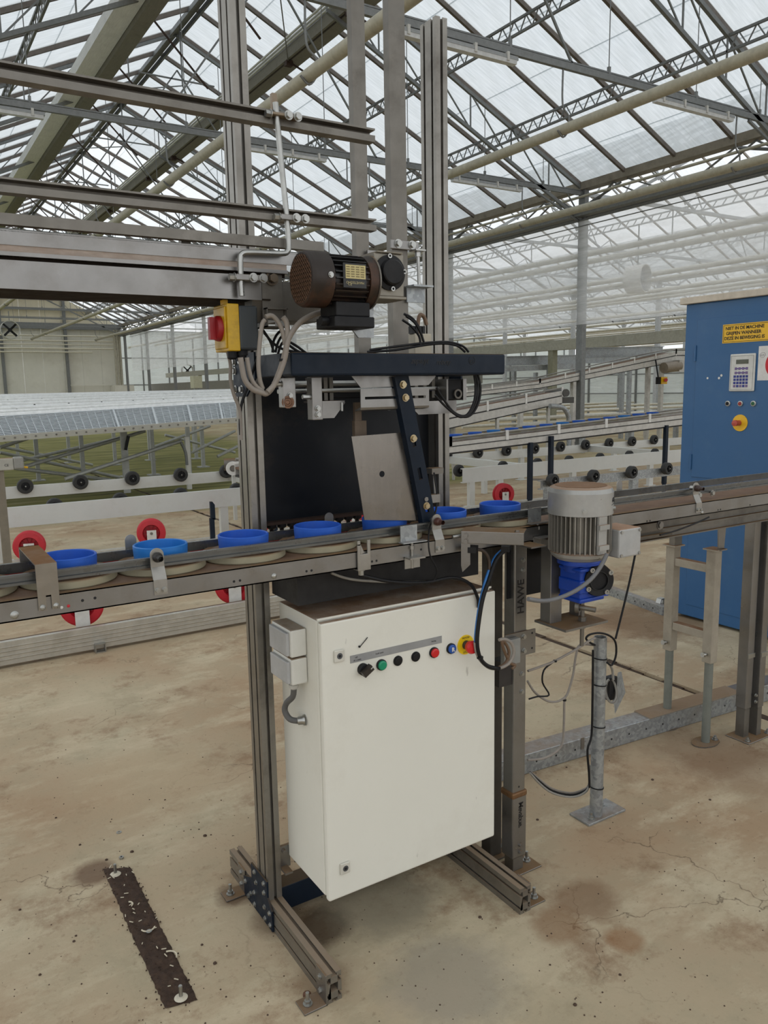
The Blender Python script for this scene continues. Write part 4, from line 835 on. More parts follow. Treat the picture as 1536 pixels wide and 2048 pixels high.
# ================================================================ leg with cut-out lettering
lg = thing('support_stand', 'square stainless leg with cut lettering standing beside the white cabinet', 'leg stand', (1.6425, 1.848, 0))
LX0, LX1, LY0, LY1 = 1.614, 1.667, 1.823, 1.873
G().box(LX0, LX1, LY0, LY1, .27, 1.134).build('upper_tube', STEEL, lg, bevel=.005)
G().box(LX0-.003, LX1+.004, LY0-.004, LY1+.003, .055, .285).build('lower_sleeve', STEEL, lg, bevel=.005)
G().box(LX0+.006, LX1-.002, LY0+.003, LY1-.003, .006, .06).build('inner_tube', STEELD, lg, bevel=.003)
G().box(LX0-.006, LX1+.006, LY0-.006, LY1+.006, .268, .29).build('weld_seam', mat('weld_brown', '7a5a3c', .5, .5, '3a2a1c', .6, 30, .3, 30, bump=.5), lg, bevel=.006)
o = G().box(LX0-.02, LX1+.06, LY0-.02, LY1+.02, 0, .006).build('foot_plate', STEEL, lg, bevel=.002); G().anchor((LX1+.035, 1.85, .006), .034).build('anchor_bolt', BRITE, o)
for z in (.075, .1): G().bolt((1.645, LY0-.004, z), (0, -1, 0), .007, .005).build('bolt', STEEL, lg)
for z in (1.03, 1.062, .63, .69): G().bolt((1.648, LY0, z), (0, -1, 0), .006, .005).build('bolt', BRITE, lg)
CUT = mat('cut_through_dark', '1c1713', .8)
text('HAWE', (1.6535, LY0-.0003, .889), ZA, (-1, 0, 0), .0385, CUT, lg, bold=.0006, spacing=.98)
text('Mevabue.', (1.637, LY0-.0043, .252), (0, 0, -1), (1, 0, 0), .026, CUT, lg, bold=.0005, spacing=.9)
G().cyl((1.64, LY0-.0003, .305), (1.64, LY0+.0005, .305), .0035, 10).build('drilled_hole', INK, lg)
G().box(1.61, 1.66, 1.93, 1.98, .006, 1.134).build('rear_tube', mat('dark_dirty_tube', '4b463f', .6, .3, '2c2721', .5, 5), lg, bevel=.004)
o = G().box(1.59, 1.72, 1.91, 2.0, 0, .006).build('foot_plate', STEEL, lg); G().anchor((1.692, 1.955, .006), .034).build('anchor_bolt', BRITE, o)
o = G().box(1.573, 1.7, 1.817, 1.8225, .752, .832).build('cross_plate', STEEL, lg, bevel=.001)
for x, z in ((1.648, .815), (1.65, .768)): G().bolt((x, 1.817, z), (0, -1, 0), .007, .006).build('bolt', BRITE, o)
for x, z in ((1.685, .82), (1.685, .77)): G().cyl((x, 1.8165, z), (x, 1.8172, z), .0035, 10).build('drilled_hole', INK, o)
a, b_ = on(1008, 1283, Y=1.8), on(1040, 1325, Y=1.8); G().box(a.x, b_.x, 1.798, 1.8165, b_.z, a.z).build('terminal_block', mat('terminal_grey', '8d8d88', .5), o, bevel=.002)
G().box(1.56, 1.614, 1.83, 1.87, .66, .70).box(1.56, 1.614, 1.83, 1.87, .70, .745).build('side_box', mat('dark_side_box', '2c2724', .6), lg)
# folded arm plate on top
ap = thing('sensor_arm', 'folded stainless arm plate with dusty top above the lettered leg', 'bracket', (1.42, 1.72, 1.19))
A0, A1 = on(922, 1062, Z=1.2), on(1048, 1066, Z=1.2); d = (A1-A0).normalized(); nb = V((-d.y, d.x, 0)); 
if nb.y < 0: nb = -nb
Bk = .075; L = (A1-A0).length
g = G().obox(A0+d*(L/2)+nb*(Bk/2)-V((0, 0, .0015)), d*(L/2), nb*(Bk/2), V((0, 0, .0015))).obox(A0+d*(L/2)-V((0, 0, .0175)), d*(L/2), nb*.0015, V((0, 0, .0175))); g.build('folded_plate', STEEL, ap, bevel=.003)
g = G().prism([(0, 0), (.026, 0), (.026, -.066), (.004, -.088), (0, -.07)], A0+V((0, 0, -.03)), d, ZA, nb*.003); g.build('hanging_tab', STEEL, ap)
for z in (-.012, -.028): G().bolt(A0+d*.014-nb*.0015+V((0, 0, z)), -nb, .006, .004).build('bolt', STEEL, ap)
G().bolt(A1-d*.02+nb*.012, ZA, .006, .004).build('bolt', STEEL, ap)
G().box(1.56, 1.62, 1.69, 1.83, 1.13, 1.134).build('arm_link', STEEL, ap)
# sensors with plugs below the arm
for k, (px_, py_) in enumerate(((946, 1098), (1012, 1096))):
    p = on(px_, py_, Y=1.73); G().obox(p, d*.012, nb*.02, V((0, 0, .008))).build('sensor_body', BLACK, ap)
# ================================================================ grey gear motor on its bracket
gm = thing('grey_gear_motor', 'upright silver grey motor on a bright blue worm gearbox beside the conveyor', 'motor', (1.725, 1.66, 1.0))
c = V((1.7255, 1.66, 0)); SIL = mat('silver_paint', 'a3a29e', .35, .35, '7d766b', .3, 5, topdust='9a7f68')
G().lathe([(1.2255, .0955), (1.29, .0955), (1.302, .09), (1.307, .08), (1.308, .0)], c, ZA, 44).build('fan_cover', SIL, gm)
fg = G()
for i in range(-7, 8):
    x = i*.0095; r_ = math.sqrt(.075**2-x*x); fg.obox(c+V((x*.8, x*.6, 1.3085)), V((.0022*.8, .0022*.6, 0)), V((-.6, .8, 0))*r_, V((0, 0, .0008)))
fg.build('vent_slots', mat('dusty_brown_grille', '8a6c52', .7), gm, kind='stuff')
for t in (-2.25, -.95): G().bolt(c+V((math.cos(t)*.095, math.sin(t)*.095, 1.242)), (math.cos(t), math.sin(t), 0), .006, .005).build('bolt', BRITE, gm)
bd = G().lathe([(1.11, .071), (1.227, .071)], c, ZA, 40)
for k in range(40):
    t = 2*math.pi*k/40; e = V((math.cos(t), math.sin(t), 0)); s_ = V((-math.sin(t), math.cos(t), 0)); bd.obox(c+e*.081+V((0, 0, 1.169)), e*.0115, s_*.0016, V((0, 0, .055)))
bd.build('finned_body', mat('grey_fins', '8f8b83', .42, .45, '5f584e', .4, 8), gm)
fp = G().obox(c+V((-.008, -.093, 1.17)), V((.016, 0, 0)), V((0, .004, 0)), V((0, 0, .055))); 
for dz in (-.035, .025): fp.obox(c+V((-.008, -.099, 1.17+dz)), V((.02, 0, 0)), V((0, .006, 0)), V((0, 0, .007)))
fp.build('mounting_pad', SIL, gm)
G().lathe([(1.115, .078), (1.11, .089), (1.1, .084), (1.088, .07), (1.088, 0)], c, ZA, 36).build('end_shield', SIL, gm)
o = G().box(1.79, 1.885, 1.565, 1.665, 1.092, 1.178).build('terminal_box', mat('terminal_lid', 'a8a8a6', .45, .1, '8a7560', .3, 6, topdust='a07a5c'), gm, bevel=.005); G().box(1.795, 1.875, 1.66, 1.7, 1.1, 1.17).build('box_neck', SIL, gm)
for x, z in ((1.799, 1.17), (1.877, 1.17), (1.799, 1.1), (1.877, 1.1)): G().lathe([(0, .005), (-.003, .005), (-.003, 0)], (x, 1.565, z), (0, 1, 0), 10).build('screw', BRITE, o)
text('iOLANDA', on(1184, 998, Y=1.5685), V((1, .25, .04)), ZA, .019, INK, gm, 'handwriting', -.0005, shear=.1, spacing=.85) if False else None
t0 = -1.15
for k, ch in enumerate('iOLAND'):
    t = t0+k*.1; e = V((math.cos(t), math.sin(t), 0)); text(ch, c+e*.0961+V((0, 0, 1.262+.0015*math.sin(k*2))), V((-math.sin(t), math.cos(t), 0)), ZA, .018, INK, gm, 'handwriting', 0.0002, align='CENTER')
G().tube([c+V((math.cos(t0-.05+.1*k)*.0958, math.sin(t0-.05+.1*k)*.0958, 1.254+.0012*k)) for k in range(7)], .0007, 5).build('handwriting', INK, gm)
# gearbox
G().lathe([(1.088, .0), (1.088, .064), (1.082, .066), (1.074, .066), (1.07, .05), (1.05, .046)], c+V((0, 0, .0)), ZA, 32).build('motor_flange', BLUEG, gm)
bx = G().box(1.686, 1.775, 1.615, 1.70, .965, 1.07).box(1.68, 1.781, 1.61, 1.70, .99, 1.03).box(1.68, 1.781, 1.608, 1.7, .962, .975).box(1.68, 1.781, 1.608, 1.7, 1.055, 1.066); bx.build('gearbox', BLUEG, gm, bevel=.004)
fc_ = on(1197, 1161, Y=1.60)
G().lathe([(0, .0), (0, .03), (-.004, .03), (-.006, .046), (.016, .05), (.018, .05), (.03, .04), (.03, 0)], fc_, (.35, .94, 0), 32).build('output_cover', BLACK, gm); G().lathe([(-.007, .027), (-.007, .03), (0, .03)], fc_, (.35, .94, 0), 24).build('cover_ring', mat('dark_recess', '0c0c0c', .6), gm)
ax_ = V((.35, .94, 0)).normalized(); sx_ = V((.94, -.35, 0)).normalized()
for t in (.6, 2.2, 3.7, 5.3): G().lathe([(0, .0075), (-.008, .0075), (-.008, .004), (-.003, .004), (-.003, 0)], fc_+sx_*(.042*math.cos(t))+V((0, 0, .042*math.sin(t)))-ax_*.003, ax_, 12).build('cap_screw', BRITE, gm)
G().obox((1.785, 1.645, 1.005), (.025, -.009, 0), (.009, .025, 0), (0, 0, .036)).build('output_neck', BLUEG, gm)
# its bracket
G().box(1.664, 1.712, 1.715, 1.76, .878, 1.14).build('bracket_post', STEEL, gm, bevel=.002); G().box(1.79, 1.815, 1.72, 1.76, .878, .96).build('bracket_post', STEEL, gm)
G().box(1.655, 1.835, 1.64, 1.775, .872, .879).build('bottom_plate', STEEL, gm)
p = on(1141, 1240, Y=1.7); G().cyl((p.x+.03, 1.68, .80), (p.x+.03, 1.68, .93), .0065, 10).cyl((p.x+.03, 1.68, .858), (p.x+.03, 1.68, .871), .0125, 6).cyl((p.x+.03, 1.68, .88), (p.x+.03, 1.68, .894), .0125, 6).build('threaded_rod', STEELD, gm)
p = on(1152, 1213, Y=1.64); G().cyl(p, p+V((.03, -.05, -.004)), .008, 12).lathe([(.0, .012), (.0, .019), (.012, .019), (.012, .012)], p, (.5, -.86, 0), 18).build('output_shaft', STEELD, gm)
# ================================================================ right-hand supports, floor beam, short pole
hs = thing('adjustable_trestle', 'cream painted H shaped support with round adjustable legs under the conveyor', 'support', (2.99, 2.19, 0))
PAINT = mat('cream_trestle_paint', '9c9485', .5, .2, '6e6456', .4, 6, topdust='7a5a42')
for y0, zt, zb in ((2.062, .885, .378), (2.272, .87, .378)):
    G().box(2.962, 3.008, y0, y0+.046, zb, zt).build('outer_tube', PAINT, hs, bevel=.003)
    G().cyl((2.985, y0+.023, .006), (2.985, y0+.023, zb), .0185, 20).build('inner_tube', mat('grey_green_tube', '7b7f78', .5, .4, '5c5a50', .4, 8), hs)
    o = G().prism([(.06*math.cos(t)*(1.25 if abs(math.cos(t)) > .7 else 1), .05*math.sin(t)) for t in [2*math.pi*i/16 for i in range(16)]], (2.985, y0+.023, 0), (1, 0, 0), (0, 1, 0), (0, 0, .006)).build('foot_plate', STEEL, hs); G().anchor((3.035, y0+.01, .006), .02).build('anchor_bolt', BRITE, o)
    o = G().box(2.95, 3.02, y0-.012, y0+.056, zt, zt+.006).build('cap_plate', PAINT, hs)
    G().cyl((2.961, y0+.02, zb+.04), (2.935, y0+.02, zb+.045), .006, 8).cyl((2.945, y0+.02, zb+.043), (2.93, y0+.02, zb+.045), .011, 8).build('wing_bolt', BRITE, hs)
for z in (.80, .50): G().box(2.967, 3.003, 2.108, 2.272, z-.018, z+.018).build('cross_tube', PAINT, hs, bevel=.002)
G().prism([(-.033, 0), (.033, 0), (.019, -.2), (-.019, -.2)], (2.99, 2.055, 1.095), (1, 0, 0), ZA, (0, .006, 0)).box(2.97, 3.01, 2.04, 2.064, .888, .894).build('tapered_plate', STEEL, hs)
G().box(2.96, 3.01, 2.27, 2.3, .875, 1.06).build('rear_plate', STEELD, hs)
for x in (2.967, 3.02): G().bolt((x, 2.055, 1.075), (0, -1, 0), .008, .006).build('bolt', STEELD, hs)
l2 = thing('support_stand', 'double steel channel leg cut by the right edge of the photograph', 'leg stand', (3.21, 2.03, 0))
for x0, x1, y0 in ((3.155, 3.2, 2.01), (3.222, 3.262, 1.99)):
    G().box(x0, x1, y0, y0+.05, .14, 1.134).build('upper_tube', STEEL, l2, bevel=.003); G().box(x0+.004, x1-.004, y0+.004, y0+.046, .006, .15).build('inner_tube', STEELD, l2)
    G().box(x0-.002, x1+.002, y0-.004, y0, .38, .4).build('clamp_strip', BRITE, l2)
o = G().box(3.12, 3.31, 1.96, 2.08, 0, .006).build('foot_plate', STEEL, l2, bevel=.002)
for x in (3.14, 3.29): G().anchor((x, 1.98, .006), .02).build('anchor_bolt', BRITE, o)
for z in (.17, .2): G().bolt((3.212, 2.0, z), (0, -1, 0), .006, .006).build('bolt', BRITE, l2)
G().box(3.255, 3.4, 2.0, 2.04, .72, .86).build('side_bracket', PAINT, l2)
# galvanised cable beam on the floor
fb = thing('floor_cable_duct', 'long galvanised box beam with punched holes lying on the floor', 'cable duct', (2.8, 2.24, 0))
u = V((1, -.072, 0)).normalized(); nrm = V((u.y, -u.x, 0)); nrm = nrm if nrm.y < 0 else -nrm
P0 = V((1.28, 2.42, .045)); P1 = P0+u*1.55; P2 = P1+u*.62; P3 = P2+u*1.9
G().bar(P0, P3, .092, .088).build('duct', GALV, fb, bevel=.003)
G().bar(P1+V((0, 0, .045)), P2+V((0, 0, .045)), .098, .005).build('cover_sheet', mat('dusty_zinc_cover', '8f8577', .6, .3, '75604c', .5, 6, topdust='8a7560'), fb)
k = 0; t = .06
while t < 4.0:
    p = P0+u*t+nrm*.0462; G().cyl(p, p+nrm*.0006, .0045, 10).build('punched_hole', INK, fb); t += .105
for t in (1.15, 2.17, 3.0): G().obox(P0+u*t+nrm*.0475+V((0, 0, .02)), u*.009, nrm*.001, V((0, 0, .026))).build('clip', STEEL, fb)
b2 = thing('floor_cable_duct', 'thin galvanised box beam on the floor running towards the blue cabinet', 'cable duct', (4.6, 4.2, 0))
q0, q1 = on(1210, 1177, Z=.03), on(1332, 1222, Z=.03)
G().bar(q0+(q0-q1)*.4, q1, .06, .06).build('duct', GALV, b2)
tt = (q1-q0).normalized(); nn_ = V((tt.y, -tt.x, 0)); nn_ = nn_ if nn_.x < 0 else -nn_
for i in range(7): p = q0+(q1-q0)*(i/7)+nn_*.0305; G().cyl(p, p+nn_*.001, .006, 8).build('punched_hole', INK, b2)
sq = thing('steel_frame_offcut', 'small bright square tube frame standing on the floor near the blue cabinet', 'offcut', on(1318, 1222, Z=0))
p = on(1318, 1222, Z=0); g = G()
for a, b_ in (((-.035, 0, 0), (-.0, 0, .09)), ((-.0, 0, .09), (.04, 0, .09)), ((.04, 0, .09), (.005, 0, 0)), ((.005, 0, 0), (-.035, 0, 0))): g.bar(p+V(a), p+V(b_), .006, .04, up=(0, 1, 0))
g.build('tube', BRITE, sq)
# short galvanised pole
pz_ = V((2.113, 1.922, 0)); po = thing('bollard_pole', 'short galvanised round pole on a bolted floor plate', 'pole', pz_)
G().lathe([(.01, .0235), (.7, .0235), (.7, .0205), (.45, .0205)], pz_, ZA, 28).build('tube', GALV, po)
o = G().box(2.038, 2.234, 1.886, 1.984, 0, .01).build('foot_plate', GALV, po, bevel=.002)
for x, y in ((2.075, 1.91), (2.178, 1.957)): G().anchor((x, y, .01), .025).build('anchor_bolt', BRITE, o)
for z in (.62, .52, .36, .12): G().lathe([(-.002, .0242), (-.002, .0262), (.002, .0262), (.002, .0242)], pz_+V((0, 0, z)), (.12, 0, 1), 20).build('cable_tie', BLACK, po)
# box with coiled lead hanging behind the pole
jb = thing('junction_plate', 'bent grey plate with a black box hanging behind the short pole', 'bracket', pz_+V((.12, .06, .45)))
a = on(1214, 1345, Y=1.99); P = [on(1228, 1410, Y=1.98), on(1230, 1428, Y=1.98), on(1251, 1385, Y=2.03), on(1243, 1344, Y=2.03), on(1236, 1346, Y=2.0), on(1224, 1400, Y=1.98)]
g = G(); g.add([*P, *[p+V((.004, .004, 0)) for p in P]], [(0, 1, 2, 3, 4, 5), (11, 10, 9, 8, 7, 6)]+[(i, (i+1) % 6, 6+(i+1) % 6, 6+i) for i in range(6)]); g.build('plate', GALV, jb)
b0, b1 = on(1213, 1355, Y=1.985), on(1228, 1395, Y=1.985); G().box(b0.x, b1.x, 1.97, 2.0, b1.z, b0.z).build('black_box', BLACK, jb, bevel=.003)
cc = on(1222, 1382, Y=1.965); g = G().tube([cc+V((math.cos(t)*.028, math.sin(t)*.01, math.sin(t)*.042)) for t in [i*.5 for i in range(27)]], .005, 7, 1).tube([cc+V((.01, 0, .042)), cc+V((.005, 0, .08)), cc+V((-.02, -.01, .11))], .005, 7); g.build('coiled_lead', GREYC, jb)
# ================================================================ blue machine cabinet
bc = thing('blue_machine_cabinet', 'tall blue machine cabinet with keypad and yellow warning sign at the right edge', 'control cabinet', (5.1, 2.8, 0))
BX = 4.535; Yc0, Yc1 = 2.1, 3.46
G().box(BX, 5.7, Yc0, Yc1, .02, 2.108).build('body', BLUEC, bc, bevel=.006)
G().box(BX-.03, 5.75, Yc0-.04, Yc1+.03, 2.108, 2.15).build('top_cover', mat('cream_top_cover', 'c2b8a8', .6, 0, '8a7f70', .4, 6, topdust='a8937a'), bc, bevel=.004)
G().box(BX-.006, BX-.0005, Yc0+.01, 3.365, .98, 2.004).build('upper_door', BLUEC, bc, bevel=.002)
G().box(BX-.004, BX-.0005, Yc0+.01, 3.37, .1, .96).build('lower_door', BLUEC, bc, bevel=.002)
for z in (1.79, 1.08): G().cyl((BX-.009, 3.372, z-.05), (BX-.009, 3.372, z+.05), .008, 10).build('hinge', BLUEC, bc)
BF = BX-.0065; LEFT = (0, -1, 0)
sg = G().box(BF-.002, BF, 2.86-.02, 3.176, 1.842, 1.957).build('warning_sign', YELS, bc)
for y0, y1, z0, z1 in ((2.86, 3.17, 1.949, 1.9515), (2.86, 3.17, 1.8475, 1.85), (3.168, 3.1705, 1.8475, 1.9515)): G().box(BF-.0026, BF-.0019, y0, y1, z0, z1).build('sign_border', INK, sg)
for s_, z, yy in (('NIET IN DE MACHINE', 1.9225, 3.157), ('GRIJPEN WANNEER', 1.892, 3.152), ('DEZE IN BEWEGING IS', 1.8615, 3.163)): text(s_, (BF-.0024, yy, z), LEFT, ZA, .0275, INK, sg, bold=.0007, spacing=.98)
kp = G().box(BF-.012, BF, 2.938, 3.109, 1.543, 1.772).build('keypad', mat('keypad_grey', 'c9c8c2', .45), bc, bevel=.006)
for y0, y1, z0, z1 in ((2.948, 3.1, 1.758, 1.7595), (2.948, 3.1, 1.553, 1.5545), (3.0985, 3.1, 1.553, 1.7595), (2.948, 2.9495, 1.553, 1.7595)): G().box(BF-.0126, BF-.0119, y0, y1, z0, z1).build('print_line', mat('print_grey', '55565a', .6), kp)
G().box(BF-.013, BF-.012, 2.981, 3.065, 1.71, 1.737).build('display', mat('lcd_display', '4a4c3a', .2), kp)
KB = mat('key_blue', '2a3480', .5); KP = mat('key_purple', '6d5a86', .5)
for r_ in range(2):
    for c_ in range(4): G().box(BF-.0132, BF-.012, 3.056-c_*.0245, 3.072-c_*.0245, 1.674-r_*.026, 1.690-r_*.026).build('key', KP, kp)
    G().box(BF-.0126, BF-.012, 2.985, 3.07, 1.679-r_*.026, 1.685-r_*.026).build('key_band', KB, kp)
for r_ in range(4):
    for c_ in range(5): G().box(BF-.0132, BF-.012, 3.062-c_*.0205, 3.078-c_*.0205, 1.626-r_*.0195, 1.641-r_*.0195).build('key', KP if r_ == 3 and c_ % 2 == 0 else KB, kp)
pp_ = G().box(BF-.0012, BF, 2.7, 2.925, 1.607, 1.812).build('paper_notice', mat('white_paper', 'd2d0cc', .7), bc)
G().cyl((BF-.0012, 2.79, 1.7), (BF-.0017, 2.79, 1.7), .087, 40).build('red_disc', mat('red_print', 'c0202c', .6), pp_); G().cyl((BF-.0017, 2.79, 1.7), (BF-.002, 2.79, 1.7), .068, 40).build('white_disc', mat('white_paper', 'd2d0cc'), pp_)
for a, b_ in (((2.915, 1.762), (2.905, 1.772)), ((2.905, 1.772), (2.885, 1.772)), ((2.885, 1.772), (2.878, 1.758)), ((2.878, 1.758), (2.89, 1.745)), ((2.89, 1.745), (2.912, 1.748)), ((2.912, 1.748), (2.915, 1.762))): G().bar((BF-.0014, a[0], a[1]), (BF-.0014, b_[0], b_[1]), .0006, .0016).build('print_line', mat('print_grey', '55565a', .6), pp_)
text('stork', (BF-.0014, 2.912, 1.755), LEFT, ZA, .012, mat('print_grey', '55565a'), pp_)
for y, z, mt in ((3.114, 1.467, BLACK), (3.027, 1.467, mat('dull_red_button', '8e2320', .4)), (2.939, 1.468, mat('dull_green_button', '1f5a38', .4))):
    o = G().lathe([(0, .017), (-.009, .017), (-.011, .013), (-.011, 0)], (BF, y, z), (1, 0, 0), 24).build('push_button', mat('chrome_ring', 'bdbdb8', .3, .6), bc); G().lathe([(-.011, .0115), (-.013, .0115), (-.014, 0)], (BF, y, z), (1, 0, 0), 20).build('cap', mt, o)
o = G().lathe([(0, 0), (0, .052), (-.003, .052), (-.004, 0)], (BF, 3.025, 1.347), (1, 0, 0), 36).build('emergency_collar', YELS, bc)
G().lathe([(-.004, .017), (-.03, .017), (-.036, .019), (-.052, .019), (-.056, 0)], (BF, 3.03, 1.347), (1, 0, 0), 28).build('mushroom_head', mat('faded_red', 'b04a3c', .45), o)
for yy, zz, r_ in ((3.272, 1.628, .007), (3.188, 1.627, .008), (3.172, 1.643, .008)): G().cyl((BF-.0005, yy, zz), (BF-.0012, yy, zz), r_, 12).build('paint_chip', WPLATE, bc)
# ================================================================ container tracks behind
WHB = mat('white_anodised', 'cfd0cc', .38, .3, 'a09a8c', .3, 3, .05, 3)
def wheelproto(r, w_, name, label, rub, hub, grp):
    t = thing(name, label, 'wheel', (0, 0, 0), grp)
    G().lathe([(-w_/2, r*.55), (-w_/2, r*.9), (-w_*.35, r), (w_*.35, r), (w_/2, r*.9), (w_/2, r*.55)], (0, 0, 0), (0, 1, 0), 28).build('tyre', rub, t)
    g = G().lathe([(-w_*.3, 0), (-w_*.3, r*.56)], (0, 0, 0), (0, 1, 0), 20)
    for k in range(5): tt = 2*math.pi*k/5; e = V((math.cos(tt), 0, math.sin(tt))); g.obox(e*r*.38-V((0, w_*.36, 0)), e*r*.2, V((0, w_*.08, 0)), V((-e.z, 0, e.x))*r*.05)
    g.lathe([(-w_*.3, r*.2), (-w_*.55, r*.2), (-w_*.55, 0)], (0, 0, 0), (0, 1, 0), 14); g.build('hub', hub, t)
    G().lathe([(-w_*.55, r*.09), (-w_*.7, r*.09), (-w_*.7, 0)], (0, 0, 0), (0, 1, 0), 10).build('axle_bolt', BRITE, t); return t
def beam(name, label, x0, x1, y, z0, z1, legs, mt=WHB, th=.05, lw=.045):
    t = thing(name, label, 'track beam', ((x0+x1)/2, y, 0))
    P = [(0, 0), (th, 0), (th, .012), (.008, .012), (.008, z1-z0-.012), (th, z1-z0-.012), (th, z1-z0), (0, z1-z0)]
    G().prism(P, (x0, y, z0), (0, 1, 0), ZA, (x1-x0, 0, 0)).build('beam', mt, t)
    for x in legs: G().box(x-lw, x+lw, y+.01, y+.07, 0, z0+.02).box(x-.08, x+.08, y-.02, y+.1, 0, .01).build('leg', mt, t)
    return t
beam('container_track', 'long white beam on legs with black wheels peeping over it, left of the machine', -3, 4.6, 8.3, .335, .53, (.86, 3.1, -1.4))
beam('container_track', 'white beam on legs ending right of the rear post', 6.43, 13.2, 8.3, .335, .53, (6.6, 7.1, 8.5, 10.2))
beam('container_track', 'rear white beam with black wheels on its face, left of the machine', -3, 4.3, 10.2, .39, .53, (-1.5,))
beam('container_track', 'rear white beam with black wheels on its face, right of the machine', 6.9, 15, 10.2, .39, .53, (7.4, 9.2, 11.5, 13.0))
beam('container_track', 'mottled galvanised beam with large black wheels behind the grey motor', 5.85, 9.2, 6.2, .5, .6, (6.0, 7.35), GALV, .05, .05)
for x0, x1, ya, yb, lb in ((3.9, 4.0, 8.36, 10.2, 'white cross beam joining the two tracks just left of the post'), (7.55, 7.65, 8.36, 10.2, 'white cross beam joining the tracks right of the post'), (10.75, 10.85, 8.36, 10.2, 'white cross beam joining the tracks near the blue cabinet')):
    t = thing('cross_beam', lb, 'track beam', (x0, (ya+yb)/2, .45)); G().box(x0, x1, ya, yb, .4, .51).build('beam', WHB, t)
    G().box(x0+.02, x1-.02, (ya+yb)/2-.04, (ya+yb)/2+.04, 0, .4).build('leg', WHB, t)
wp = wheelproto(.09, .07, 'track_wheel', 'black spoked wheel on the rear white beam, left of the machine', RUBBER, BLACK, 'wheels on the rear white beams')
wp.location = (1.335, 10.15, .533)
for i, x in enumerate((1.96, 2.588, 3.214, 3.84)): copy(wp, (x, 10.15, .533), 'black spoked wheel on the rear white beam, left of the machine')
for i, x in enumerate((7.55, 8.18, 8.79, 9.418, 10.035, 10.65, 11.26, 11.88, 12.5)): copy(wp, (x, 10.15, .533), 'black spoked wheel on the rear white beam, right of the machine', 'wheels on the rear white beam right of the machine')
wp2 = wheelproto(.082, .06, 'track_wheel', 'black wheel peeping above the near white beam, left of the machine', RUBBER, BLACK, 'wheels peeping over the near white beam')
wp2.location = (1.363, 8.42, .492)
for x in (2.008, 2.652, 3.297): copy(wp2, (x, 8.42, .492))
for x in (6.458, 7.227, 7.872, 8.5, 9.15, 9.8, 10.4): copy(wp2, (x, 8.42, .492), 'black wheel peeping above the near white beam, right of the machine', 'wheels peeping over the white beam right of the machine')
wp3 = wheelproto(.072, .07, 'track_wheel', 'large ribbed black wheel on the mottled galvanised beam, just right of the navy legs', RUBBER, BLACK, 'wheels on the galvanised beam')
wp3.location = (5.965, 6.145, .6)
for x, lb in ((6.58, 'large ribbed black wheel on the galvanised beam above the silver motor'), (7.2, 'large ribbed black wheel on the galvanised beam right of the silver motor'), (7.812, 'large ribbed black wheel on the galvanised beam next to the blue cabinet')): copy(wp3, (x, 6.145, .6), lb)
# low aluminium floor rail with red guide wheels
pr_ = thing('floor_rail', 'low ribbed aluminium rail along the floor behind the conveyor', 'floor rail', (0, 5.05, 0))
g = G().prism([(0, 0), (.07, 0), (.07, .12), (.02, .145), (.0, .14), (.0, .11), (-.003, .108), (0, .1), (0, .085), (-.003, .083), (0, .075), (0, .06), (-.003, .058), (0, .05), (0, .035), (-.003, .033), (0, .025)], (-3, 5.01, .02), (0, 1, 0), ZA, (5.9, 0, 0)); g.build('profile', mat('ribbed_aluminium', 'b9b5ab', .38, .5, '8f8470', .3, 4), pr_)
G().box(-3, 2.9, 5.03, 5.075, .148, .158).build('dirt_line', mat('peat_dirt', '5a4636', .9), pr_)
p = on(208, 1312, Z=0); o = G(); 
for a, b_ in (((-.03, 0), (.03, 0)), ((.03, 0), (.03, .05)), ((.03, .05), (-.03, .05)), ((-.03, .05), (-.03, 0))): o.bar((p.x+a[0], 5.0, .003+a[1]), (p.x+b_[0], 5.0, .003+b_[1]), .006, .05, up=(0, 1, 0))
o.build('foot_tube', BRITE, pr_)
rw = thing('red_guide_wheel', 'red flanged guide wheel in a white fork, low behind the left conveyor frame', 'wheel', (.955, 5.2, .27), 'red guide wheels')
g = G().lathe([(-.005, .0), (-.005, .07), (-.045, .082), (-.04, .125), (-.035, .135), (-.025, .13), (-.015, .1), (0, .085), (.015, .1), (.025, .13), (.035, .135), (.04, .125), (.045, .085), (.045, .04)], (.955, 5.2, .27), (.25, .97, 0), 36); g.build('wheel', REDW, rw)
g = G()
for k in range(10): tt = 2*math.pi*k/10; e = V((math.cos(tt)*.97, -.25*math.cos(tt), math.sin(tt))); g.obox(V((.955, 5.2, .27))+e*.055-V((.0, .012, 0)), e*.03, V((-math.sin(tt)*.97, .0, math.cos(tt)))*.003, V((.25, .97, 0))*.01)
g.build('spokes', mat('dark_red_plastic', '8a161e', .5), rw)
G().obox((.955-.013, 5.2-.058, .2), (.042, -.0105, 0), (.001, .004, 0), (0, 0, .1)).build('fork', WPLATE, rw)
G().bolt((.955-.016, 5.2-.063, .27), (-.25, -.97, 0), .01, .006).build('bolt', STEEL, rw)
for x, y, z, lb in ((1.98, 5.2, .25, 'red flanged guide wheel almost hidden behind the grooved post'), (.985, 7.55, .272, 'red flanged guide wheel behind the brown bent strap'), (2.07, 7.55, .27, 'red flanged guide wheel above the sky blue ring'), (6.49, 7.55, .265, 'red flanged guide wheel standing behind the last pot holder'), (3.15, 7.55, .25, 'red flanged guide wheel behind the leftmost cable glands'), (4.32, 7.55, .26, 'red flanged guide wheel beside the edge of the guide sheet')): copy(rw, (x, y, z), lb)
r2 = thing('floor_rail', 'second low aluminium rail under the far row of red wheels', 'floor rail', (2, 7.5, 0)); G().box(-2, 7.2, 7.48, 7.56, 0, .16).build('profile', mat('ribbed_aluminium', 'b9b5ab'), r2)
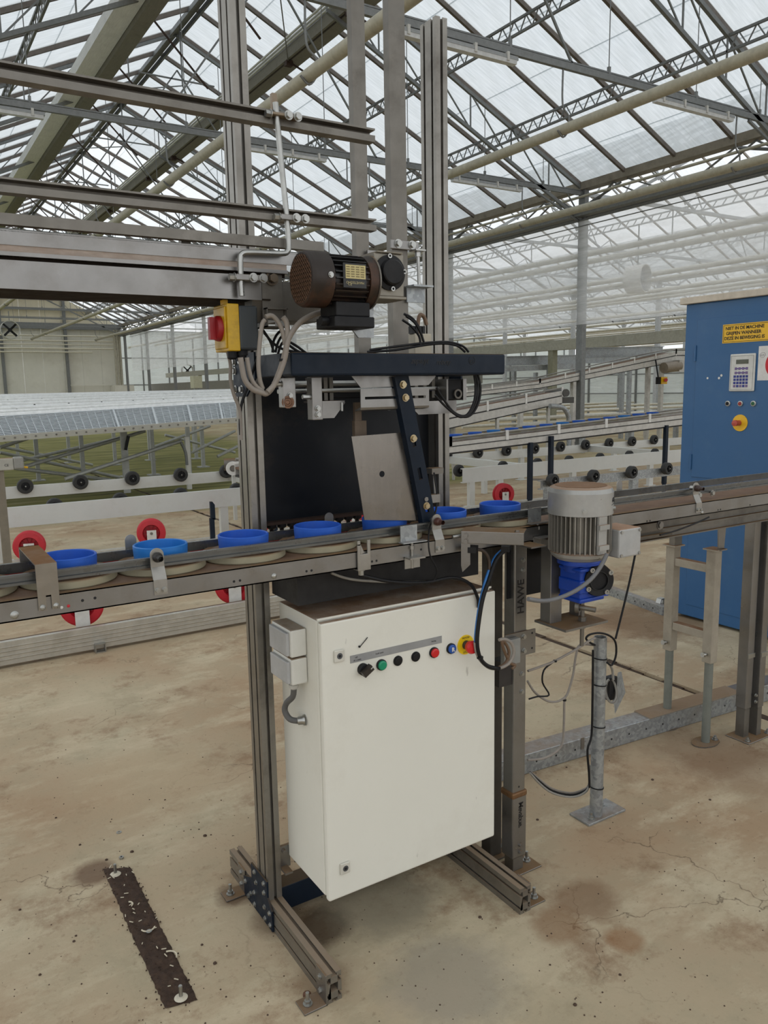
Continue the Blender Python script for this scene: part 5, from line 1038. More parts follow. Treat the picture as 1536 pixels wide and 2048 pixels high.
# small roller end and the limit switch on its post
ro = thing('belt_roller', 'grey belt drum end sticking out left of the grooved post', 'roller', on(460, 935, Y=9.3))
p = on(448, 929, Y=9.35); G().lathe([(-.0, .075), (.35, .075)], p, (.93, -.35, 0), 24).lathe([(0, 0), (0, .075)], p, (.93, -.35, 0), 24).build('drum', mat('drum_grey', '6a655e', .5, .3, topdust=DUST), ro)
p = on(466, 937, Y=9.15); G().lathe([(0, 0), (0, .085), (.03, .085), (.03, 0)], p, (.3, .95, 0), 24).box(p.x, p.x+.4, p.y, p.y+.02, p.z-.08, p.z+.08).build('end_cap', WPLATE, ro); G().bolt(p, (-.3, -.95, 0), .03, .04).build('nut', STEELD, ro)
G().box(3.6, 3.64, 9.3, 9.34, 0, .65).build('stand', WHB, ro)
li = thing('limit_switch', 'grey limit switch with a yellow tip on a bracket at the left edge', 'switch', on(20, 930, Y=6.5))
G().box(.6, .79, 6.5, 6.56, 1.045, 1.135).build('housing', mat('switch_grey', 'a8a69c', .5, .2, topdust='8a6a50'), li, bevel=.006); G().box(.79, .86, 6.49, 6.57, 1.05, 1.14).build('head', mat('head_grey', '8d8c86', .5, .2), li, bevel=.01); G().cyl((.86, 6.53, 1.06), (.89, 6.53, 1.055), .008, 8).build('tip', YEL, li)
text('CE', (.725, 6.4985, 1.075), (1, 0, 0), ZA, .025, INK, li); G().box(.45, .6, 6.5, 6.56, 1.06, 1.13).build('mount', STEEL, li); G().cyl((.53, 6.49, 1.095), (.53, 6.5, 1.095), .02, 12).build('screw', INK, li)
G().box(.66, .72, 6.52, 6.56, 0, 1.045).build('post', mat('dirty_post', '7d7566', .6, .2), li)
ns = thing('navy_bracket', 'navy folded bracket post standing left of the machine behind the belt', 'bracket', (2.43, 6.8, 0)); G().box(2.40, 2.44, 6.8, 6.83, 0, .47).prism([(2.41, .47), (2.45, .45), (2.45, .59), (2.43, .62), (2.41, .62)], (0, 6.8, 0), (1, 0, 0), ZA, (0, .03, 0)).build('post', NAVY, ns)
# ================================================================ mid-ground conveyors on the right
SIDE = mat('grey_conveyor_side', 'bab7b0', .45, .25, '6e665a', .45, 2.5)
def incline(name, label, pts, y, w_, legs, pots=False, legmt=GALV, rails=True, leg_w=.05):
    t = thing(name, label, 'conveyor', (pts[0][0], y, pts[0][1]))
    for (x0, z0, h0), (x1, z1, h1) in zip(pts, pts[1:]):
        for yy, nm in ((y, 'front_side'), (y+w_, 'back_side')):
            g = G().prism([(x0, z0-h0), (x1, z1-h1), (x1, z1), (x0, z0)], (0, yy, 0), (1, 0, 0), ZA, (0, .02, 0)); g.build(nm, SIDE, t)
            g = G().prism([(x0, z0-h0*.45), (x1, z1-h1*.45), (x1, z1-h1*.36), (x0, z0-h0*.36)], (0, yy-.004, 0), (1, 0, 0), ZA, (0, .004, 0)); g.build('groove', mat('dark_groove', '2c2a28', .7), t) if nm == 'front_side' else None
        G().prism([(x0, z0-.05), (x1, z1-.05), (x1, z1-.03), (x0, z0-.03)], (0, y+.02, 0), (1, 0, 0), ZA, (0, w_-.02, 0)).build('belt', BELT, t)
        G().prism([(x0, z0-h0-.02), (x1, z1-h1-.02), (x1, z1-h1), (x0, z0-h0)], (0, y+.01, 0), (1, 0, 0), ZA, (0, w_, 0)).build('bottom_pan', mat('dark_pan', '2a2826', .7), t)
        if rails:
            for yy in (y+.02, y+w_-.02): G().tube([(x0, yy, z0+.05), (x1, yy, z1+.05)], .014, 8, 0).build('guide_rail', mat('rail_steel', '8c8a84', .4, .5), t)
            n_ = max(2, int((x1-x0)/.7))
            for i in range(n_+1):
                u_ = i/n_; xx = x0+(x1-x0)*u_; zz = z0+(z1-z0)*u_; G().box(xx-.02, xx+.02, y-.012, y, zz-h0*.4, zz+.07).build('rail_tab', WPLATE, t)
    for lx, ly, lz, mt in legs:
        G().box(lx-leg_w/2, lx+leg_w/2, ly, ly+leg_w, .22, lz).box(lx-leg_w*.35, lx+leg_w*.35, ly+.005, ly+leg_w-.005, 0, .24).build('leg', mt, t)
    return t
incline('pot_conveyor', 'rising belt conveyor with a row of blue rings on navy legs behind the machine', [(2.95, .873, .11), (5.4, .98, .115), (9.6, 1.165, .135), (11, 1.23, .14)], 7.2, .34, ((3.2, 7.17, .8, NAVY), (4.6, 7.52, .86, NAVY), (6.607, 7.17, .92, NAVY), (6.93, 7.15, .985, NAVY), (9.1, 7.17, 1.03, NAVY)))
x = 4.75; i = 0
while x < 9.2:
    z = .985+(x-4.6)*.0437
    t = thing('pot_holder', 'flat blue ring pot holder on the rising conveyor behind the machine', 'pot holder', (x, 7.37, z), 'blue rings on the rising conveyor')
    G().lathe([(-.02, 0), (-.02, .115), (.0, .115), (.0, 0)], (x, 7.37, z), ZA, 24).build('base_disc', DISC, t); G().lathe([(0, .075), (.03, .085), (.03, .075), (.005, .075)], (x, 7.37, z), ZA, 24).build('ring', BLUEL if i % 4 == 1 else BLUER, t); x += .285; i += 1
G().bar((6.62, 7.19, .47), (6.92, 7.17, .44), .02, .025).build('leg_link', STEEL, bpy.data.objects['pot_conveyor.001'])
cv2 = incline('belt_conveyor', 'steeper grey belt conveyor with a drum end behind the blue ring conveyor', [(6.2, .985, .27), (7.87, 1.185, .26), (10.5, 1.50, .22)], 10.6, .45, ((6.5, 10.62, .76, SIDE), (9.0, 10.62, 1.1, SIDE), (10.2, 10.62, 1.25, SIDE), (8.3, 10.95, 1.0, SIDE)))
G().cyl((10.55, 10.55, 1.46), (10.75, 11.3, 1.46), .07, 16).box(10.4, 10.9, 10.7, 11.2, 1.27, 1.38).build('drum', mat('drum_dark', '4a4844', .5, .3), cv2)
cv3 = incline('belt_conveyor', 'highest grey belt conveyor climbing to a motor beside the blue cabinet', [(9.5, 1.40, .11), (13.14, 1.7, .15), (18.0, 2.43, .26), (19.2, 2.45, .26)], 14, .5, ((9.8, 14.02, 1.3, SIDE), (12.6, 14.02, 1.45, SIDE), (14.3, 14.02, 1.7, SIDE), (17.0, 14.02, 2.05, SIDE), (18.0, 14.4, 2.1, SIDE)), leg_w=.1)
g = G().cyl((17.4, 13.9, 2.0), (18.0, 13.9, 2.05), .14, 16); g.build('drive_motor', mat('brown_drive', '8a8072', .5, .3), cv3); G().box(17.9, 18.3, 13.8, 14.0, 1.9, 2.2).build('drive_box', SIDE, cv3)
ms = thing('main_switch', 'tiny yellow isolator switch with red knob hanging on the far conveyor leg', 'switch', on(1326, 762, Y=13.8))
a, b_ = on(1322, 754, Y=13.8), on(1334, 768, Y=13.8); G().box(a.x-.08, a.x, 13.8, 13.9, b_.z, a.z).build('housing', BLACK, ms); G().box(a.x, b_.x-.02, 13.78, 13.9, b_.z, a.z).build('cover', YEL, ms); G().cyl(on(1332, 760, Y=13.78), on(1332, 760, Y=13.7), .045, 12).build('knob', REDW, ms)
G().cyl((a.x-.05, 13.85, a.z), (a.x-.05, 13.95, a.z+.45), .02, 6).build('hanger_lead', BLACK, ms)
# curved guide and odd posts under the conveyors
el = thing('bent_channel', 'grey curved channel elbow below the drum end', 'channel', on(1130, 830, Y=10.4))
P = [on(1100, 812, Y=10.4), on(1125, 815, Y=10.4), on(1136, 830, Y=10.4), on(1138, 850, Y=10.4), on(1138, 905, Y=10.4)]; G().tube(P, .045, 8).build('channel', GALV, el)
# steel mezzanine frames far to the right
mz = thing('steel_gantry', 'far galvanised beam gantry crossing behind the conveyors', 'gantry', (14.5, 17, 0))
I = [(-.06, -.14), (.06, -.14), (.06, -.12), (.01, -.12), (.01, .12), (.06, .12), (.06, .14), (-.06, .14), (-.06, .12), (-.01, .12), (-.01, -.12), (-.06, -.12)]
for (xa, ya), (xb_, yb) , zr in ((( 1165, 706), (1325, 702), 15.5), ((1012, 722), (1260, 716), 18.5)):
    A, B = on(xa, ya, Y=zr), on(xb_, yb, Y=zr+.2); d = B-A; G().prism(I, A, (0, 1, 0), ZA, d).build('beam', GALV, mz)
A, B = on(1012, 738, Y=18.3), on(1160, 732, Y=18.4); G().bar(A, B, .1, .16).build('beam', GALV, mz)
for px_, Yp, zt in ((1073, 18.4, 2.0), (1030, 19, 2.2), (1246, 16.2, 2.2), (1260, 15.6, 2.3), (1240, 20, 2.5)): p = on(px_, 800, Y=Yp); G().box(p.x-.05, p.x+.05, Yp, Yp+.1, 0, zt).build('post', GALV, mz)
ol = thing('longitudinal_beam', 'long olive grey concrete beam running towards the far end', 'beam', (20, 20, 2.8))
k1 = _ray(1100, 702); X0 = 17.5; A = on(1365, 671, X=X0); B = on(930, 712, X=X0); dz = .27
G().bar((X0, 4, A.z), (X0, 57, A.z), .25, .3).build('beam', mat('olive_beam', 'a5a496', .7, 0, '7c7a66', .4, 1.5), ol)
for y in (8, 13, 18, 24, 30, 40, 50): G().box(X0-.1, X0+.1, y, y+.2, 0, A.z-.15).build('post', mat('olive_post', '8e8d78', .7, 0), ol)
lb_ = thing('longitudinal_beam', 'second grey long beam seen below the film at the left', 'beam', (16.5, 40, 2.2))
q = on(300, 774, X=16.2); G().box(16.1, 16.3, 20, 57, q.z-.3, q.z+.2).build('beam', mat('grey_long_beam', '7f7e76', .7), lb_)
for y in range(22, 57, 5): G().box(16.15, 16.25, y, y+.12, 0, q.z-.3).build('post', GALV, lb_)
bx = thing('cream_box', 'cream cabinet box on the column line far to the left', 'cabinet', on(395, 760, Y=36)); a, b_ = on(387, 752, Y=36), on(405, 776, Y=36); G().box(a.x, b_.x, 36, 36.5, b_.z, a.z).build('body', mat('cream_box_paint', 'b9b79e', .6), bx); G().box(a.x+.1, b_.x-.1, 36.1, 36.4, 0, b_.z).build('stand', GALV, bx)
# ================================================================ white growing benches at the left
def lerp(a, b, t): return V(a).lerp(V(b), t)
A0, A1 = V((-1.0, 12, .925)), V((4.95, 12, 1.152)); R0, R1 = V((-1.3, 13.7, 1.2)), V((5.6, 13.7, 1.418))
bt = thing('growing_bench', 'nearest tilted mesh growing bench with white tube rim and bolted front edge', 'bench', (2, 12.8, 0), 'growing benches')
G().bar(A0, A1, .02, .085, up=(0, -.25, 1)).build('front_edge', ALUL, bt)
for i in range(44): p = lerp(A0, A1, (i+.5)/44)+V((0, -.012, 0)); G().cyl(p+V((0, -.001, .0)), p+V((0, -.01, 0)), .014, 8).build('bolt', STEELD, bt)
G().tube([R0, R1], .045, 12, 0).build('rim_tube', mat('white_tube', 'e6e7e5', .35, .1), bt); G().tube([R0+V((0, .12, .055)), R1+V((0, .12, .055))], .03, 10, 0).build('rim_tube', mat('white_tube', 'e6e7e5'), bt)
g = G(); ZW = mat('mesh_zinc', 'c9cfd2', .5, .1)
for j in range(15): t = (j+.5)/15; g.bar(lerp(A0, R0, t), lerp(A1, R1, t), .035, .012)
for j in range(56): t = (j+.5)/56; g.bar(lerp(A0, A1, t)+V((0, .02, .012)), lerp(R0, R1, t)+V((0, 0, -.01)), .008, .006)
g.build('mesh_deck', ZW, bt, kind='stuff')
G().add([A0+V((0, .03, -.03)), A1+V((0, .03, -.03)), R1+V((0, 0, -.05)), R0+V((0, 0, -.05))], [(0, 1, 2, 3)]).build('deck_sheet', mat('grey_deck', '6c7273', .6, .1), bt)
for t in (.66, .755, .845, .93): G().bar(lerp(A0, A1, t)+V((0, .02, .02)), lerp(R0, R1, t), .03, .012).build('cross_strip', ZW, bt)
rows = ((14.4, 1.265, 1.42), (15.5, 1.325, 1.465), (16.9, 1.365, 1.505), (18.5, 1.41, 1.55), (20.5, 1.45, 1.58), (23, 1.48, 1.59), (26, 1.51, 1.595), (30, 1.535, 1.6))
for k, (y, z0, z1) in enumerate(rows):
    b = thing('growing_bench', 'white tube rim of a growing bench in the stacked rows behind the nearest one', 'bench', (2, y, z0), 'growing benches behind')
    x0, x1 = -1.6, 5.8+(y-13.7)*.42
    for dy, dz in ((0, 0), (.3, .045)): G().tube([(x0, y+dy, z0+dz), (x1, y+dy, z1+dz)], .045, 10, 0).build('rim_tube', mat('white_tube', 'e6e7e5'), b)
    G().add([(x0, y-.5, z0-.06), (x1, y-.5, z1-.06), (x1, y, z1-.03), (x0, y, z0-.03)], [(0, 1, 2, 3)]).build('white_deck', mat('white_deck', '9fa4a5', .6), b)
    for i in range(14): p = lerp((x0, y-.05, z0+.03), (x1, y-.05, z1+.03), (i+.3+.4*(k % 2))/14); G().cyl(p, p+V((0, -.03, .0)), .016, 8).build('plug', INK, b)
BZ = mat('bench_zinc', 'a9aaa6', .5, .2)
# trestle legs and braces under the benches
lgp = None
spots = [(3.876, 15.6), (4.376, 15.5), (4.93, 15.0), (4.315, 18.3), (3.6, 19.7), (3.0, 15.2), (2.35, 16.0), (1.7, 17.0), (1.2, 15.4), (5.7, 16.4), (6.3, 18.6), (5.3, 19.0), (6.9, 20.5), (2.6, 20.5), (1.9, 21.5), (.9, 19.0)]
for i, (x, y) in enumerate(spots):
    if lgp is None:
        lgp = thing('support_post', 'grey square leg standing on the mossy ground under the benches', 'post', (x, y, 0), 'bench posts'); G().box(x-.035, x+.035, y-.035, y+.035, .02, 1.12).build('tube', BZ, lgp); G().box(x-.11, x+.11, y-.11, y+.11, 0, .02).build('foot', BZ, lgp)
    else: copy(lgp, (x, y, 0))
for (a, b_, Ya, Yb) in (((0, 931), (270, 869), 15.5, 15.8), ((51, 933), (290, 862), 13.2, 13.6), ((130, 958), (362, 882), 12.6, 12.9), ((20, 935), (220, 960), 13, 13.6), ((0, 905), (240, 955), 15, 15.4), ((0, 893), (185, 930), 17, 17.4), ((384, 905), (470, 862), 15.5, 15.7), ((310, 893), (420, 852), 16, 16.3), ((330, 870), (470, 905), 17.5, 17.7), ((435, 913), (475, 893), 14.2, 14.3), ((0, 895), (60, 875), 14, 14.1)):
    p, q = on(*a, Y=Ya), on(*b_, Y=Yb); t = thing('bench_brace', 'thin grey diagonal brace tube in the tangle under the growing benches', 'brace', p, 'bench braces'); G().tube([p, q], .03, 8, 0).build('tube', BZ, t)
for px_, yt, yb_, Yq in ((378, 878, 947, 12.9), (364, 888, 950, 12.9)): 
    p, q = on(px_-3, yt, Y=Yq), on(px_, yb_, Y=Yq)
t = thing('bench_stand', 'pale trestle post with a bent strut near the black wheels', 'bench leg', on(375, 950, Y=12.8)); p = on(376, 900, Y=12.8); G().box(p.x-.035, p.x+.035, 12.8, 12.87, 0, on(376, 874, Y=12.8).z).build('post', ALUL, t); G().tube([on(362, 885, Y=12.8), on(371, 905, Y=12.8), on(374, 930, Y=12.8)], .025, 8).build('strut', FRAMEG, t)
t = thing('bench_stand', 'grey post with a dark sloping strut under the bench edge', 'bench leg', on(250, 950, Y=13)); p = on(250, 900, Y=13); G().box(p.x-.05, p.x+.05, 13, 13.06, 0, 1.0).build('post', BZ, t); G().bar(on(257, 872, Y=12.95), on(251, 900, Y=12.95), .04, .04).build('strut', BLACK, t)
# far pipe rails, low benches beyond the columns
fr = thing('far_pipe_rails', 'rows of low pale pipe rails lying beyond the columns', 'pipe rails', (22, 20, .5))
for i in range(14):
    y = 13.5+i*1.1; z = .55+.1*(i % 3); G().cyl((13, y, z), (30, y, z), .045, 8).build('pipe', mat('far_pipe_paint', 'c4c0b2'), fr)
for i in range(9): x = 14+i*1.7; G().box(x-.05, x+.05, 13.4, 13.5, 0, .8).build('post', GALV, fr)
# ================================================================ cables
def cable(name, label, pts, r, mt, ties=(), n=8):
    t = thing(name, label, 'cable', pts[len(pts)//2]); G().tube(pts, r, n).build('sheath', mt, t)
    for k in ties: p = V(pts[k]); G().cyl(p-V((0, 0, .003)), p+V((0, 0, .003)), r*1.6, 10).build('cable_tie', BLACK, t)
    return t
def P_(lst, Y): return [on(x, y, Y=Y) for x, y in lst]
G1 = mat('warm_grey_sheath', '8b837a', .55, 0, '6b5c4e', .4, 6)
cable('grey_cable', 'grey cable hanging from the duct beside the switch down into a loop', P_([(530, 640), (524, 650), (519, 690), (517, 730), (520, 760), (526, 778)], 1.755), .0055, G1)
cable('grey_cable', 'grey cable running from the steel duct through the black tie', P_([(531, 634), (545, 632), (560, 650), (568, 675), (570, 690)], 1.755), .006, G1)
cable('grey_cable', 'grey cable from the duct mouth curving down to the bundle', P_([(566, 634), (573, 645), (575, 665), (573, 690), (566, 720), (556, 750), (545, 775), (533, 787), (524, 785), (505, 778), (490, 760), (484, 735), (481, 715)], 1.748), .0068, G1, (4,))
cable('grey_cable', 'grey cable arching from the motor terminal box to the tie', P_([(648, 624), (625, 630), (600, 645), (582, 668), (574, 690), (570, 715), (560, 745), (548, 770), (535, 784)], 1.742), .0068, G1)
cable('grey_cable', 'second grey lead under the yellow switch going into the bundle', P_([(494, 715), (498, 740), (505, 762), (515, 775), (526, 782)], 1.752), .0055, G1)
cable('grey_cable', 'thin grey cable hanging from the yellow switch along the post', P_([(455, 703), (461, 730), (461, 760), (468, 790), (478, 815), (481, 840), (482, 880)], 1.95), .005, G1)
cable('black_hose', 'black air hose slanting down the left post', P_([(520, 705), (508, 735), (497, 770), (484, 805), (480, 840), (481, 870)], 1.95), .004, BLACK)
for k, pts in enumerate(([(526, 660), (540, 682), (548, 705)], [(528, 665), (545, 685), (565, 698), (600, 706)], [(545, 705), (548, 680), (560, 663), (572, 668)], [(551, 705), (556, 685), (566, 672), (576, 688), (595, 702), (612, 708)], [(556, 708), (562, 690), (572, 682), (590, 690), (612, 706)])):
    cable('black_hose', 'black air hose curling above the left end of the navy crossbar', P_(pts, 1.9), .0035, BLACK).__setitem__('group', 'air hoses above the left crossbar end')
for k, pts in enumerate(([(740, 700), (800, 692), (850, 686), (895, 684), (925, 692), (937, 704)], [(735, 704), (790, 700), (850, 690), (890, 687), (915, 692), (930, 704)], [(805, 640), (822, 652), (838, 672), (841, 690)], [(808, 628), (824, 636), (838, 655), (846, 680)], [(812, 632), (830, 646), (842, 668), (848, 686)])):
    cable('black_hose', 'black air hose lying along the top of the navy crossbar', P_(pts, 1.86), .0035, BLACK).__setitem__('group', 'air hoses on the right crossbar end')
cable('brown_hose', 'brown hose bending over behind the rear post', P_([(836, 668), (836, 645), (840, 630), (848, 634), (853, 650)], 1.98), .006, mat('brown_hose', '6d5540', .5))
for k, pts in enumerate(([(948, 748), (951, 770), (949, 800), (938, 825), (925, 832), (905, 822), (885, 795), (873, 775)], [(955, 748), (961, 775), (957, 805), (944, 828), (928, 834), (908, 826), (888, 800), (876, 782)], [(870, 790), (890, 812), (912, 830), (925, 834), (940, 826), (952, 790), (957, 760)], [(951, 748), (956, 772), (953, 802), (941, 826), (927, 833)])):
    cable('black_hose', 'black air hose looping below the right end of the crossbar', P_(pts, 1.8), .0035, BLACK).__setitem__('group', 'air hoses looping below the crossbar')
# loop in front of the cabinet: blue hose, black and grey leads
BL = mat('blue_air_hose', '2a6fb4', .4)
Yk = 1.735
cable('blue_hose', 'blue and black hose loop hanging in front of the cabinet emergency stop', P_([(1008, 1098), (990, 1115), (975, 1150), (965, 1185), (957, 1225), (952, 1265), (951, 1285)], Yk), .005, BL)
cable('black_hose', 'black lead running down beside the blue hose into the loop', P_([(1010, 1100), (992, 1120), (978, 1160), (966, 1195), (958, 1240), (954, 1285), (960, 1315), (975, 1332), (995, 1337)], Yk-.008), .0062, BLACK, (6, 8))
cable('grey_cable', 'grey lead at the bottom of the loop by the lettered leg', P_([(950, 1285), (953, 1305), (962, 1322), (980, 1336), (1000, 1336), (1018, 1326), (1028, 1305), (1022, 1285), (1008, 1278), (998, 1280)], Yk-.004), .005, G1)
cable('brown_hose', 'dark brown lead curling behind the loop at the leg plate', P_([(998, 1335), (1012, 1325), (1018, 1305), (1012, 1288), (1004, 1282), (1008, 1300), (1020, 1325), (1030, 1330), (1024, 1337)], 1.77), .005, mat('brown_hose', '6d5540'))
cable('brown_hose', 'brown lead dropping from the sensor below the arm plate', P_([(947, 1100), (962, 1100), (974, 1110), (979, 1130), (976, 1160), (968, 1190)], Yk), .005, mat('dark_brown_hose', '40342b', .5))
cable('black_hose', 'black lead arching over the dusty cabinet top', P_([(720, 1150), (780, 1163), (850, 1165), (905, 1155), (940, 1168), (955, 1195), (957, 1215)], 1.77), .005, BLACK)
cable('grey_cable', 'thin grey tube sagging under the conveyor above the cabinet', P_([(663, 1146), (700, 1158), (760, 1163), (850, 1164), (872, 1160)], 1.84), .004, GREYC)
cable('grey_cable', 'grey motor lead sweeping down from the silver motor to the leg', P_([(1214, 1108), (1200, 1135), (1180, 1160), (1150, 1182), (1115, 1197), (1085, 1202), (1056, 1198)], 1.55), .0062, mat('mid_grey_sheath', '6b6b6c', .5))
cable('black_cable', 'black lead hanging straight from the conveyor to the short pole', P_([(1274, 1090), (1262, 1150), (1248, 1210), (1231, 1278)], 1.86), .0038, BLACK)
cable('black_cable', 'black cable loop around the top of the short pole', P_([(1190, 1290), (1180, 1285), (1172, 1277), (1180, 1269), (1200, 1266), (1220, 1272), (1231, 1285), (1232, 1310), (1224, 1330), (1214, 1325)], 1.88), .0038, BLACK)
cable('grey_cable', 'grey cable from the leg up to the pole top', P_([(1056, 1342), (1085, 1332), (1110, 1322), (1150, 1300), (1178, 1282), (1190, 1276)], 1.86), .0042, G1, (2,))
cable('grey_cable', 'grey cable drooping from the pole top to the floor duct', P_([(1187, 1290), (1160, 1290), (1152, 1310), (1146, 1350), (1136, 1385), (1129, 1400), (1128, 1440), (1125, 1485), (1110, 1505), (1085, 1517), (1055, 1520)], 1.95), .0042, G1, (5,))
cable('grey_cable', 'grey cable sagging between the leg and the tied bundle', P_([(1055, 1362), (1070, 1385), (1095, 1402), (1115, 1403), (1130, 1395)], 1.93), .004, G1)
cable('black_cable', 'thin black lead with a kink hanging behind the lettered leg', P_([(1104, 1326), (1088, 1340), (1085, 1365), (1098, 1390), (1075, 1393), (1058, 1398)], 1.9), .003, BLACK)
cable('black_cable', 'black cable tied down the whole length of the short pole', P_([(1186, 1300), (1185, 1400), (1183, 1470), (1175, 1500), (1178, 1545), (1179, 1575)], 1.915), .0042, BLACK)
for dy, mt, lb in ((0, G1, 'pale cable sagging from the floor duct to the foot of the pole'), (4, BLACK, 'black cable sagging from the floor duct to the foot of the pole'), (8, GREYC, 'lower grey cable sagging from the floor duct to the foot of the pole')):
    cable('floor_cable', lb, P_([(1060, 1543+dy/3), (1080, 1560+dy), (1105, 1578+dy), (1140, 1586+dy), (1165, 1580+dy), (1178, 1568+dy/2), (1181, 1530)], 2.0-dy*.004), .004, mt)
cable('grey_cable', 'thin dark cable along the underside of the right conveyor', P_([(1320, 1070), (1350, 1062), (1395, 1045), (1418, 1034)], 1.75), .003, BLACK)
# ================================================================ old foot print of peat with two anchor bolts
sp = thing('peat_strip', 'strip of dark peat with pale bulb scales where a machine foot stood', 'peat', (.52, 2.23, 0)); sp['kind'] = 'stuff'
c4 = [V((.479, 2.62, 0)), V((.562, 2.575, 0)), V((.556, 1.87, 0)), V((.474, 1.89, 0))]
g = G(); NX, NY = 9, 60; vs = []; rnd = random.Random(3)
for j in range(NY+1):
    for i in range(NX+1):
        e = min(i, NX-i, j, NY-j); wob = (rnd.random()-.5)*.005 if e == 0 else 0
        p = c4[0].lerp(c4[1], i/NX).lerp(c4[3].lerp(c4[2], i/NX), j/NY); vs.append((p.x+wob, p.y+wob, .0015 if e == 0 else .004+rnd.random()*.006))
g.add(vs, [(j*(NX+1)+i, (j+1)*(NX+1)+i, (j+1)*(NX+1)+i+1, j*(NX+1)+i+1) for j in range(NY) for i in range(NX)], True)
PEAT = mat('dark_peat', '3d2c20', .95, 0, '5d4735', .6, 40, .35, 60, bump=.8); g.build('peat', PEAT, sp)
for k in range(260):
    pass
g = G()
for k in range(700):
    a, b_ = rnd.random(), rnd.random(); p = c4[0].lerp(c4[1], a).lerp(c4[3].lerp(c4[2], a), b_)+V(((rnd.random()-.5)*.03, (rnd.random()-.5)*.03, .004)); r_ = .0008+rnd.random()*.0028
    g.cyl(p, p+V((0, 0, r_)), r_, 5, r2=r_*.5, rot=rnd.random()*6)
g.build('crumbs', PEAT, sp, kind='stuff')
SCALE = mat('pale_bulb_scale', 'c9bfa8', .6)
g = G()
for k in range(26):
    a, b_ = rnd.random(), rnd.random(); p = c4[0].lerp(c4[1], a).lerp(c4[3].lerp(c4[2], a), b_)+V((0, 0, .012)); t = rnd.random()*6; L = .002+rnd.random()*.007; d = V((math.cos(t), math.sin(t), .1)); g.obox(p, d*L, V((-d.y, d.x, 0))*.0012, V((0, 0, .0008)))
for (cx, cy, r_, t0, t1) in ((.523, 2.22, .02, 3.3, 5.8), (.535, 2.06, .024, -.6, 1.5), (.50, 2.36, .014, -1, 1.2)): g.tube([V((cx+math.cos(t0+(t1-t0)*i/6)*r_, cy+math.sin(t0+(t1-t0)*i/6)*r_, .012)) for i in range(7)], .0025, 5)
g.build('bulb_scales', SCALE, sp, kind='stuff')
for px_, py_, lb in ((231, 1748, 'bare zinc anchor bolt upright at the far end of the peat strip'), (362, 1995, 'bare zinc anchor bolt in white grit at the near end of the peat strip')):
    p = on(px_, py_, Z=.008); t = thing('anchor_stud', lb, 'bolt', p); G().cyl(p, p+V((0, 0, .034)), .0052, 14).cyl(p+V((0, 0, .034)), p+V((0, 0, .036)), .0042, 14).build('stud', BRITE, t); G().lathe([(0, .018), (.004, .011), (.006, 0)], p, ZA, 18).build('grit_collar', mat('white_grit', 'c8c0ae', .9, 0, '8a7c66', .5, 40, .2, 40), t)
for px_, py_, ri, ro_, h, lb, nm in ((238, 1665, .0045, .0095, .002, 'flat zinc washer lying alone on the concrete farthest from the peat strip', 'washer'), (243, 1717, .004, .0085, .007, 'zinc nut lying just beyond the peat strip bolt', 'nut'), (298, 1863, .004, .0085, .002, 'zinc washer lying on the dark peat strip', 'washer')):
    p = on(px_, py_, Z=.0 if px_ < 290 else .012); t = G().lathe([(0, ri), (0, ro_), (h, ro_), (h, ri), (0, ri)], p, ZA, 6 if nm == 'nut' else 22, False).build(nm, BRITE, None); tag(t, lb, nm)
g = G(); PEB = mat('dark_pebble', '4a382b', .8)
for px_, py_ in ((112, 1636), (208, 1680), (160, 1690), (213, 1720), (410, 1672), (422, 1670), (398, 1659), (264, 1704), (148, 1883), (152, 1872), (404, 1890), (430, 1927), (292, 1997), (1150, 2010), (1205, 1985), (1240, 1950), (1075, 1640), (1133, 1535), (1420, 1600), (1470, 1640), (1305, 1560), (700, 1720), (1350, 1740), (960, 1835), (80, 1950), (40, 1820), (330, 1600), (250, 1480), (1100, 1930), (880, 2010)):
    p = on(px_, py_, Z=0); s_ = .0025+rnd.random()*.005; t = rnd.random()*3; g.lathe([(0, s_), (s_*.6, s_*.8), (s_*.9, 0)], p, (.1*math.cos(t), .1, 1), 6, False)
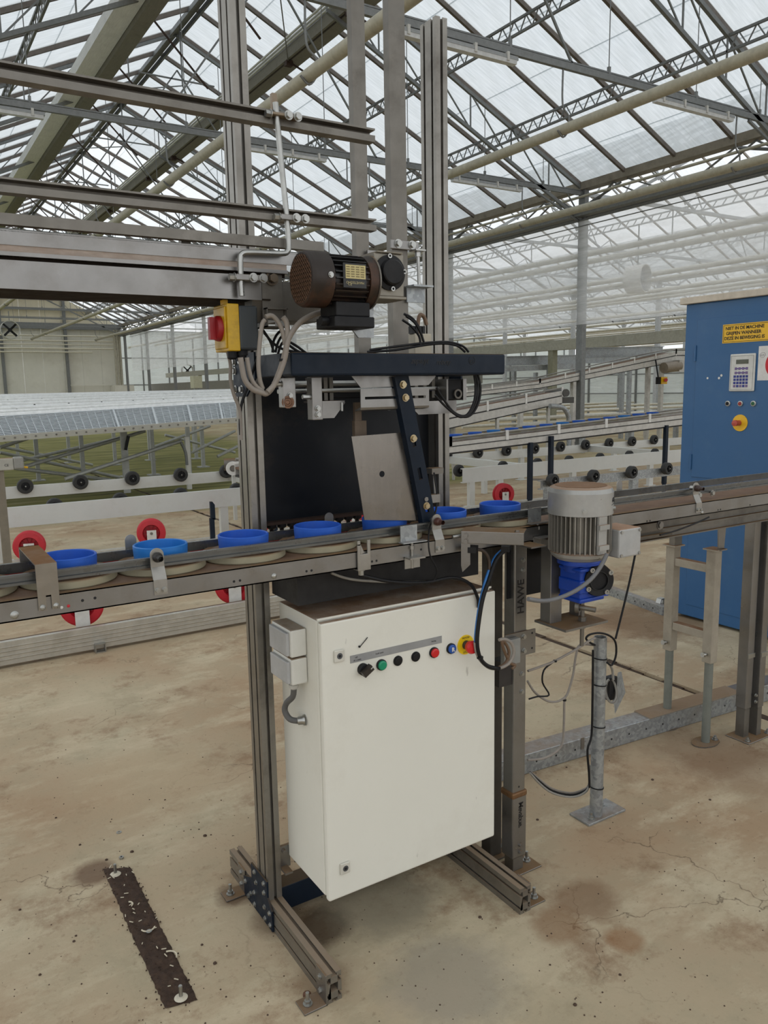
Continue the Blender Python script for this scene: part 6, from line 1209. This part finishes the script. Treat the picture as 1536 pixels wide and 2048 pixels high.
for k in range(500):
    px_, py_ = rnd.random()*1536, 1300+rnd.random()*748; p = on(px_, py_, Z=0); s_ = .0008+rnd.random()*.0022; g.lathe([(0, s_), (s_*.7, s_*.7), (s_*.9, 0)], p, ZA, 5, False)
d_ = g.build('floor_debris', PEB, None); tag(d_, 'scattered dark peat crumbs lying over the concrete floor', 'debris', kind='stuff')
p = on(430, 1000, Z=0)
t = G().lathe([(0, .012), (.006, .01), (.009, 0)], on(614, 1990, Z=0)+V((.0, 0, .0)), ZA, 8, False).build('stone', mat('brown_stone', '5a3a28', .7), None); tag(t, 'brown stone lying beside the near anchor bracket', 'stone')
finish_text()
# ---- repeats told apart by their order across the picture
ORD = ['first', 'second', 'third', 'fourth', 'fifth', 'sixth', 'seventh', 'eighth', 'ninth', 'tenth', 'eleventh', 'twelfth', 'thirteenth', 'fourteenth', 'fifteenth', 'sixteenth', 'seventeenth', 'eighteenth', 'nineteenth']
def side(o): d = o.location-CAM; return d.dot(RT)/d.dot(FW)
def number(group, words, key=side):
    for i, o in enumerate(sorted([o for o in bpy.data.objects if o.get('group') == group and not o.parent], key=key)): o['label'] = words.format(ORD[min(i, 18)])
number('wheels on the rear white beams', '{} black spoked wheel from the left on the rear white beam left of the machine')
number('wheels on the rear white beam right of the machine', '{} black spoked wheel from the post on the rear white beam right of the machine')
number('wheels peeping over the near white beam', '{} black wheel from the left peeping over the near white beam left of the machine')
number('wheels peeping over the white beam right of the machine', '{} black wheel from the post peeping over the near white beam right of the machine')
number('blue rings on the rising conveyor', '{} blue ring pot holder from the left on the rising conveyor behind the machine')
number('growing benches behind', '{} white tube bench rim behind the nearest mesh growing bench', key=lambda o: o.location.y)
number('bench posts', '{} grey post from the left standing on the mossy ground under the benches')
number('bench braces', '{} thin brace tube from the left in the tangle under the growing benches')
number('air hoses above the left crossbar end', '{} thin black hose from the left curling above the left crossbar end')
number('air hoses on the right crossbar end', '{} thin black hose from the left on the right half of the navy crossbar')
number('air hoses looping below the crossbar', '{} thin black hose from the left looping below the right crossbar end')
